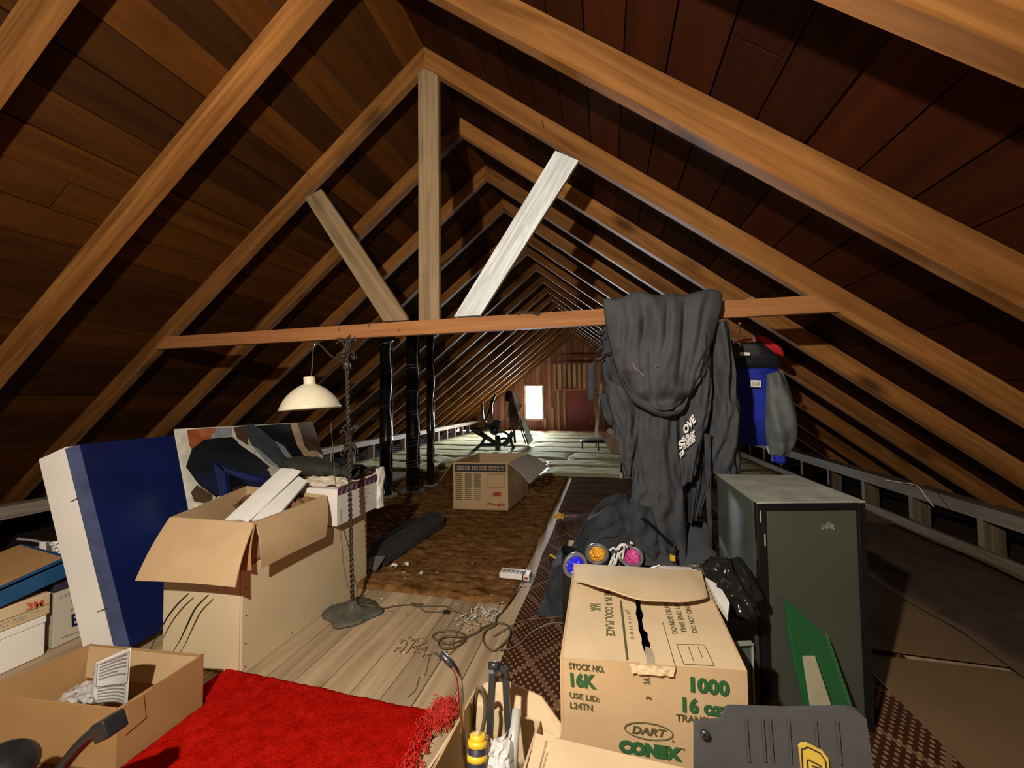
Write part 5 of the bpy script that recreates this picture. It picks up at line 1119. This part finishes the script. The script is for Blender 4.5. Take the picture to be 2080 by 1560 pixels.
# long trousers / gown hanging in the middle down to the heap
t = thing('black_trousers', 'long plain black trousers hanging below the puffy jacket to the floor heap', 'trousers', (0.298,2.430,0.853))
drape('left_leg', [(0.206,2.430,1.407),(0.188,2.430,1.230),(0.175,2.430,1.024),(0.154,2.430,0.848),(0.134,2.430,0.701),(0.120,2.430,0.584),(0.151,2.430,0.470),(0.232,2.430,0.376)], [(0.434,2.430,1.402),(0.421,2.430,1.229),(0.411,2.430,1.028),(0.417,2.430,0.857),(0.424,2.430,0.715),(0.431,2.430,0.575),(0.432,2.430,0.434),(0.424,2.430,0.322)], [(.012, 2.0, .1, .1), (.003, 4.5, -.3, .3)], 'fabric2', t, .05)
drape('fold_panel', [(0.135,2.400,0.709),(0.113,2.400,0.621),(0.089,2.400,0.533),(0.126,2.400,0.421),(0.174,2.400,0.369)], [(0.241,2.400,0.657),(0.274,2.400,0.574),(0.299,2.400,0.491),(0.311,2.400,0.436),(0.315,2.400,0.366)], [(.014, 2.2, .8, .2)], 'fabric', t, .05, 20, 20)
# coat behind on the left with a sleeve
t = thing('black_coat', 'black coat with a long sleeve hanging left behind the puffy jacket', 'coat', (0.085,2.480,1.259))
drape('body', [(-0.006,2.500,1.790),(-0.022,2.500,1.603),(-0.013,2.500,1.415),(0.013,2.500,1.229),(0.046,2.500,1.075)], [(0.329,2.500,1.755),(0.310,2.500,1.559),(0.291,2.500,1.348),(0.272,2.500,1.167),(0.254,2.500,1.017)], [(.02, 2.5, .3, 0)], 'fabric', t, .04)
drape('sleeve', [(-0.007,2.460,1.413),(0.025,2.460,1.230),(0.052,2.460,1.109),(0.072,2.460,0.989),(0.088,2.460,0.885),(0.098,2.460,0.822)], [(0.178,2.460,1.319),(0.215,2.460,1.199),(0.206,2.460,1.080),(0.187,2.460,0.976),(0.168,2.460,0.887),(0.161,2.460,0.825)], [(.012, 1.6, .5, .2), (.008, 3, 2, .1)], 'fabric2', t, .06, 28, 40)
drape('cuff', [(-0.046,2.520,1.323),(-0.023,2.520,1.213),(0.011,2.520,1.129)], [(0.042,2.520,1.321),(0.061,2.520,1.213),(0.053,2.520,1.117)], [(.01, 1.2, 1, 0)], 'fabric', t, .03, 12, 14)
mb = MB()
for k in range(34):
    p = Vector((0.003,2.460,1.628)) + Vector((rnd(-.03, .04), rnd(-.02, .02), rnd(-.10, .09))); mb.tube([p, p+Vector((rnd(-.03, .0), rnd(-.02, .02), rnd(-.03, .01)))], .005, 5)
o = part('fringe', mb, 'fabric', t); o['kind'] = 'stuff'
mb = MB(); mb.tube(smoothpath([(-0.059,2.470,1.539),(-0.041,2.470,1.544),(-0.022,2.470,1.550)], 3), .003, 6); part('hanger_tip', mb, 'steel', t)
mb = quadgrid((-0.113,2.500,1.493), (-0.063,2.500,1.535), (-0.071,2.500,1.276), (-0.113,2.500,1.279), 6, 10, lambda u, v: (0, -.01*math.sin(PI*u), 0)); solid(single('hanging_strap', mb, 'fabric', 'short dark grey strap hanging left of the black garments', 'strap', smooth=True), .006)
# right coat, lettered shirt, belt
t = thing('long_coat', 'long black coat with a full sleeve hanging at the right end of the garments', 'coat', (0.623,2.520,1.255))
drape('body', [(0.445,2.540,1.649),(0.439,2.540,1.407),(0.439,2.540,1.165),(0.438,2.540,0.926),(0.438,2.540,0.718),(0.445,2.540,0.541)], [(0.707,2.540,1.750),(0.717,2.540,1.548),(0.726,2.540,1.312),(0.703,2.540,1.078),(0.630,2.540,0.843),(0.528,2.540,0.591)], [(.022, 2.6, .2, .3), (.010, 6, -.5, .1)], 'fabric', t, .05)
drape('sleeve', [(0.597,2.470,1.714),(0.607,2.470,1.486),(0.600,2.470,1.256),(0.580,2.470,1.083),(0.544,2.470,0.939),(0.547,2.470,0.859)], [(0.692,2.470,1.729),(0.718,2.470,1.540),(0.733,2.470,1.340),(0.743,2.470,1.170),(0.743,2.470,1.001),(0.733,2.470,0.855)], [(.014, 1.8, 1.2, .1), (.008, 2.2, 3.2, .4)], 'fabric2', t, .08, 34, 60)
t = thing('lettered_shirt', 'black shirt with slanted white lettering hanging between trousers and coat', 'shirt', (0.465,2.420,1.143))
drape('body', [(0.397,2.400,1.545),(0.398,2.400,1.344),(0.404,2.400,1.173),(0.404,2.400,0.975),(0.410,2.400,0.778)], [(0.578,2.400,1.623),(0.588,2.400,1.425),(0.578,2.400,1.257),(0.543,2.400,1.089),(0.485,2.400,0.865)], [(.012, 1.5, .2, .1)], 'fabric2', t, .035, 30, 40)
drape('sleeve', [(0.476,2.360,1.622),(0.468,2.360,1.510),(0.455,2.360,1.398),(0.437,2.360,1.314)], [(0.580,2.360,1.672),(0.566,2.360,1.534),(0.538,2.360,1.424),(0.479,2.360,1.342)], [(.012, 1.4, .9, .2)], 'stiffcloth', t, .05, 20, 26)
yt = 2.325
def lt(s, o, r, u, b=.05): text(t, s, o, r, u, 'whiteink', b)
lt('OVE', (0.425,2.325,1.084), (0.482,2.325,1.161), (0.410,2.325,1.125))
lt('LES OF', (0.421,2.325,1.059), (0.476,2.325,1.095), (0.417,2.325,1.078))
lt('MUSEUM', (0.426,2.325,1.032), (0.477,2.325,1.071), (0.419,2.325,1.054))
lt('SS', (0.394,2.325,0.999), (0.431,2.325,1.043), (0.385,2.325,1.042))
lt('OCIATIO', (0.415,2.325,1.002), (0.477,2.325,1.052), (0.410,2.325,1.021))
lt('FOR', (0.398,2.325,0.955), (0.420,2.325,0.985), (0.391,2.325,0.982))
t = thing('cloth_belt', 'narrow black cloth belt dangling beside the black cabinet', 'belt', (0.554,2.400,0.757))
drape('belt', [(0.533,2.380,1.091),(0.531,2.380,0.925),(0.532,2.380,0.760),(0.535,2.380,0.597),(0.541,2.380,0.472)], [(0.566,2.380,1.091),(0.562,2.380,0.926),(0.559,2.380,0.762),(0.560,2.380,0.598),(0.556,2.380,0.474)], [(.004, 1, 1, 0)], 'fabric', t, .012, 6, 30)

# ================================================================ blue and grey jacket on a hanger
t = thing('blue_jacket', 'bright blue jacket with a padded grey sleeve and black yoke on a hanger', 'jacket', (1.094,3.120,1.241))
M['bluecloth'] = plain('royal_blue_cloth', (.004, .020, .34), .8, var=.25, scale=6, bump=.1, bscale=120)
M['greysleeve'] = plain('grey_green_nylon', (.10, .115, .112), .6, var=.35, scale=6)
M['redcloth'] = plain('red_cloth', (.52, .012, .012), .8, var=.1)
def tubebody(name, Lp, Rp, dep, mat, nv=40, nu=32, amp=.012):
    mb = MB()
    def f(u, v):
        a, b = polyat(Lp, v), polyat(Rp, v); c = a.lerp(b, .5); h = (b-a)/2; th = 2*PI*u
        k = dep*(math.sin(PI*(.06+.88*v))**.35)
        return c + h*math.cos(th) + Vector((0, -1, 0))*(math.sin(th)*k) + Vector((0, -1, 0))*(amp*nz3(u*9, v*7, len(name)) + .7*amp*math.sin(2*PI*(5*u+v)))*abs(math.sin(th))
    mb.grid(f, nu, nv); return part(name, mb, mat, t, smooth=True)
tubebody('body', [(0.872,3.120,1.525),(0.872,3.120,1.315),(0.879,3.120,1.099),(0.894,3.120,0.949)], [(1.197,3.120,1.514),(1.178,3.120,1.311),(1.146,3.120,1.100),(1.122,3.120,0.946)], .10, 'bluecloth')
tubebody('sleeve', [(1.095,3.050,1.450),(1.075,3.050,1.312),(1.069,3.050,1.139),(1.080,3.050,1.002),(1.095,3.050,0.893)], [(1.193,3.050,1.475),(1.241,3.050,1.309),(1.271,3.050,1.139),(1.260,3.050,0.987),(1.203,3.050,0.882)], .085, 'greysleeve', amp=.016)
tubebody('cuff', [(1.110,3.050,0.893),(1.115,3.050,0.839)], [(1.198,3.050,0.895),(1.186,3.050,0.820)], .045, 'bluecloth', 8)
tubebody('yoke', [(0.909,3.100,1.659),(0.875,3.100,1.602),(0.861,3.100,1.549),(0.862,3.100,1.495)], [(1.070,3.100,1.687),(1.149,3.100,1.620),(1.196,3.100,1.548),(1.201,3.100,1.492)], .11, plain('dark_navy_yoke', (.004, .005, .012), .85), 24)
tubebody('shoulder', [(0.876,3.030,1.658),(0.863,3.030,1.623),(0.855,3.030,1.567)], [(1.030,3.030,1.665),(1.069,3.030,1.629),(1.073,3.030,1.559)], .07, plain('dark_grey_yoke', (.035, .037, .035), .8), 14)
tubebody('red_shoulder', [(1.053,3.140,1.730),(1.059,3.140,1.708),(1.082,3.140,1.649),(1.132,3.140,1.611)], [(1.101,3.140,1.735),(1.163,3.140,1.696),(1.233,3.140,1.628),(1.238,3.140,1.579)], .06, 'redcloth', 14)
mb = MB(); mb.tube(smoothpath([(0.881,3.000,1.671),(0.912,3.000,1.680),(0.959,3.000,1.692),(0.999,3.000,1.690)], 3), .006, 6); part('red_piping', mb, 'redcloth', t)
mb = MB(); mb.sheet([(0.976,2.985,1.408),(1.040,2.985,1.403),(1.038,2.985,1.356),(0.975,2.985,1.360)], .003, (0, -1, 0)); part('name_label', mb, 'white', t)
text(t, 'SNAP', (0.983,2.980,1.367), (1.031,2.980,1.366), (0.983,2.980,1.394), 'greyink', .02)
mb = MB(); mb.sheet([(0.901,2.940,1.601),(0.964,2.940,1.595),(0.964,2.940,1.575),(0.900,2.940,1.577)], .003, (0, -1, 0)); part('collar_label', mb, 'white', t)
for p in ((0.894,3.000,1.090), (0.904,3.010,1.010), (0.906,3.020,0.968)):
    mb = MB(); mb.lathe([(.005, -.003), (.005, .002), (.002, .004)], p, 10, Matrix.Rotation(PI/2, 3, 'X')); part('snap', mb, 'steel', t)
mb = MB(); mb.tube(smoothpath([(1.026,3.140,1.709),(0.995,3.140,1.733),(0.966,3.140,1.749),(0.964,3.140,1.778),(0.952,3.140,1.808),(0.941,3.140,1.794)], 4), .004, 6); mb.tube(smoothpath([(0.963,3.140,1.749),(0.970,3.140,1.778),(0.965,3.140,1.807),(0.958,3.140,1.822),(0.972,3.140,1.836)], 4), .004, 6); part('hanger', mb, 'paper', t)

# ================================================================ things far down the attic
t = thing('exercise_machine', 'black tubular exercise machine standing on the far insulation', 'exercise machine', (-2.652,8.837,0.080))
def m8(a, b): return None
mt = 'black'
def bars(name, segs, r_, mat=mt):
    for s_ in segs:
        mb = MB(); mb.tube([Vector(q) for q in s_], r_, 7); part(name, mb, mat, t, smooth=True)
bars('seat_rail', [[(-3.238,9.000,0.552),(-2.997,9.000,0.542),(-2.720,9.000,0.604)]], .055)
bars('strut', [[(-3.200,9.000,0.516),(-2.898,9.000,0.364),(-2.600,9.000,0.190)], [(-3.035,9.000,0.518),(-2.625,9.000,0.248)]], .035)
bars('leg', [[(-2.847,9.000,0.412),(-2.975,9.000,0.195),(-3.205,9.000,-0.001),(-3.282,9.000,-0.075)], [(-2.255,9.000,0.419),(-2.232,9.000,0.255),(-2.173,9.000,0.115),(-2.234,9.000,0.067)]], .04)
bars('base_bar', [[(-2.988,9.000,0.171),(-2.650,9.000,0.177),(-2.330,9.000,0.206)]], .045)
bars('centre_post', [[(-2.547,8.950,0.420),(-2.551,8.950,0.067)]], .07)
bars('handle_bar', [[(-3.019,9.200,1.200),(-3.008,9.200,0.954),(-2.984,9.200,0.783),(-2.908,9.200,0.685)], [(-2.774,9.200,1.272),(-2.764,9.200,0.990),(-2.779,9.200,0.783)]], .025)
bars('lever', [[(-2.671,9.200,1.417),(-2.802,9.200,1.076),(-2.907,9.200,0.807)], [(-2.802,9.200,1.027),(-2.959,9.200,0.734)]], .03)
bars('flywheel_guard', [[(-2.562,9.050,0.482),(-2.414,9.050,0.495),(-2.292,9.050,0.413),(-2.268,9.050,0.319),(-2.415,9.050,0.341),(-2.564,9.050,0.303)]], .03)
bars('pedal', [[(-2.401,8.900,0.193),(-2.304,8.900,0.265),(-2.218,8.900,0.405),(-2.157,8.900,0.499)]], .06, 'fabric2')
mb = MB(); c = Vector((-2.695,9.000,0.640)); mb.box(c, (.36, .2, .14)); mb.box(c+Vector((.12, 0, .1)), (.18, .16, .10)); bevel(part('crank_case', mb, mt, t), .02)
mb = MB(); mb.lathe([(.10, -.05), (.12, 0), (.10, .05)], (-2.617,8.900,0.541), 14, Matrix.Rotation(PI/2, 3, 'X')); part('flywheel', mb, mt, t, smooth=True)
t = thing('draped_coat', 'brown coat and white cloth draped over a tall stand near the far window', 'coat', (-3.140,13.177,0.080))
tubebody('coat', [(-2.419,9.600,1.417),(-2.448,9.600,1.102),(-2.439,9.600,0.787),(-2.403,9.600,0.535)], [(-2.289,9.600,1.415),(-2.190,9.600,1.037),(-2.155,9.600,0.724),(-2.222,9.600,0.512)], .14, plain('red_brown_cloth', (.10, .045, .03), .9, var=.3))
tubebody('hood', [(-2.457,9.550,1.493),(-2.524,9.550,1.355),(-2.499,9.550,1.229)], [(-2.328,9.550,1.491),(-2.304,9.550,1.340),(-2.383,9.550,1.215)], .10, plain('dark_violet_cloth', (.02, .015, .03), .9), 12)
mb = quadgrid((-2.303,9.500,1.489), (-2.213,9.500,1.463), (-2.065,9.500,1.101), (-2.169,9.500,0.891), 8, 10, lambda u, v: (0, -.05*math.sin(PI*u), 0)); solid(part('white_cloth', mb, 'paper', t, smooth=True), .01)
mb = MB(); mb.tube([(-2.311,9.650,0.532),(-2.290,9.650,0.156)], .03, 8); part('stand', mb, mt, t)
mb = MB(); mb.tube([(-2.396,9.500,1.216),(-2.478,9.500,0.842)], .018, 6); mb.tube([(-2.435,9.500,1.191),(-2.529,9.500,0.842)], .012, 6); o = part('white_rods', mb, 'white', t); o['kind'] = 'stuff'
t = thing('leaning_board', 'tall white board leaning beside the draped coat', 'board', (-2.015,10.348,0.080))
mb = MB(); mb.sheet([(-2.337,10.600,0.734), (-2.237,10.600,0.761), (-1.937,10.300,0.166), (-2.075,10.300,0.031)], .03, (0, -1, 0)); part('board', mb, plain('pale_blue_white', (.68, .72, .70), .5), t)
t = thing('ski_pair', 'two thin dark poles leaning beside the tall white board', 'poles', (-2.029,10.009,0.080))
for s_ in ([(-2.289,10.200,0.808),(-2.172,10.200,0.385),(-2.054,10.200,0.057)], [(-2.330,10.200,0.781),(-2.226,10.200,0.384),(-2.121,10.200,0.082)]):
    mb = MB(); mb.tube(s_, .02, 6); part('pole', mb, mt, t)
t = thing('mini_trampoline', 'small black round trampoline on thin legs at the far right', 'trampoline', (-0.245,9.568,0.080))
c = Vector((-0.217,9.500,0.265)); 
mb = MB(); mb.lathe([(.40, -.02), (.42, .0), (.40, .02), (0, .015), (0, -.015)], c, 30); part('mat', mb, mt, t, smooth=True)
for dx, dy in ((-.36, -.05), (.02, -.36), (-.05, .35), (.34, .05)):
    mb = MB(); mb.tube([c+Vector((dx, dy, 0)), c+Vector((dx, dy, .07-c.z))], .018, 6); part('leg', mb, mt, t)
mb = MB(); mb.sheet([(-0.148,10.600,1.671), (-0.097,10.600,1.644), (-0.245,10.200,0.227), (-0.331,10.200,0.225)], .05, (0, -1, 0)); single('leaning_plank', mb, 'white', 'white painted plank leaning behind the small trampoline', 'plank')
M['tancard'] = plain('tan_pink_card', (.42, .30, .22), .8, var=.2, scale=4)
mb = MB(); mb.sheet([(-0.230,9.300,0.528), (0.079,9.100,0.425), (0.156,8.900,0.118), (0.049,8.900,0.083), (-0.053,9.000,0.322)], .02, (0, -1, .3)); single('bent_cardboard', mb, 'tancard', 'bent tan cardboard piece right of the small trampoline', 'cardboard')
mb = quadgrid((0.067,8.600,0.104), (0.424,8.600,0.164), (0.386,8.700,0.520), (0.116,8.700,0.410), 10, 10, lambda u, v: (.05*nz3(u*5, v*5), .1*nz3(u*5, v*5, 3), .06*nz3(u*4, v*6, 6))); solid(single('crumpled_sack', mb, 'tancard', 'crumpled tan paper sack beside the black coat sleeve, far away', 'sack', smooth=True), .01)
mb = MB(); mb.sheet([(-0.016,8.900,0.563), (0.081,8.900,0.619), (0.245,8.800,0.488), (0.183,8.800,0.530), (0.056,8.800,0.486)], .01, (0, -1, .2)); single('white_flap', mb, plain('cream_print', (.75, .68, .5), .6), 'white and gold printed flap lying on the far tan sack', 'flap')
t = thing('caster_stand', 'small white caster foot under the black coat sleeve', 'stand', (0.216,6.585,0.020))
mb = MB(); mb.lathe([(.05, -.02), (.055, 0), (.05, .02)], (0.203,6.200,0.095), 14, Matrix.Rotation(PI/2, 3, 'Y')); part('wheel', mb, 'white', t, smooth=True)
mb = MB(); mb.tube([(0.210,6.200,0.103),(0.222,6.200,0.291),(0.228,6.200,0.592)], .025, 7); part('post', mb, mt, t)
# thin wire on the right low wall
mb = MB(); mb.tube(smoothpath([(2.780,4.793,0.418),(2.780,4.587,0.436),(2.780,4.389,0.451),(2.780,4.292,0.376),(2.780,4.210,0.306)], 4), .004, 6); single('loose_wire', mb, 'paper', 'thin pale wire drooping over the right low wall', 'wire', smooth=True)
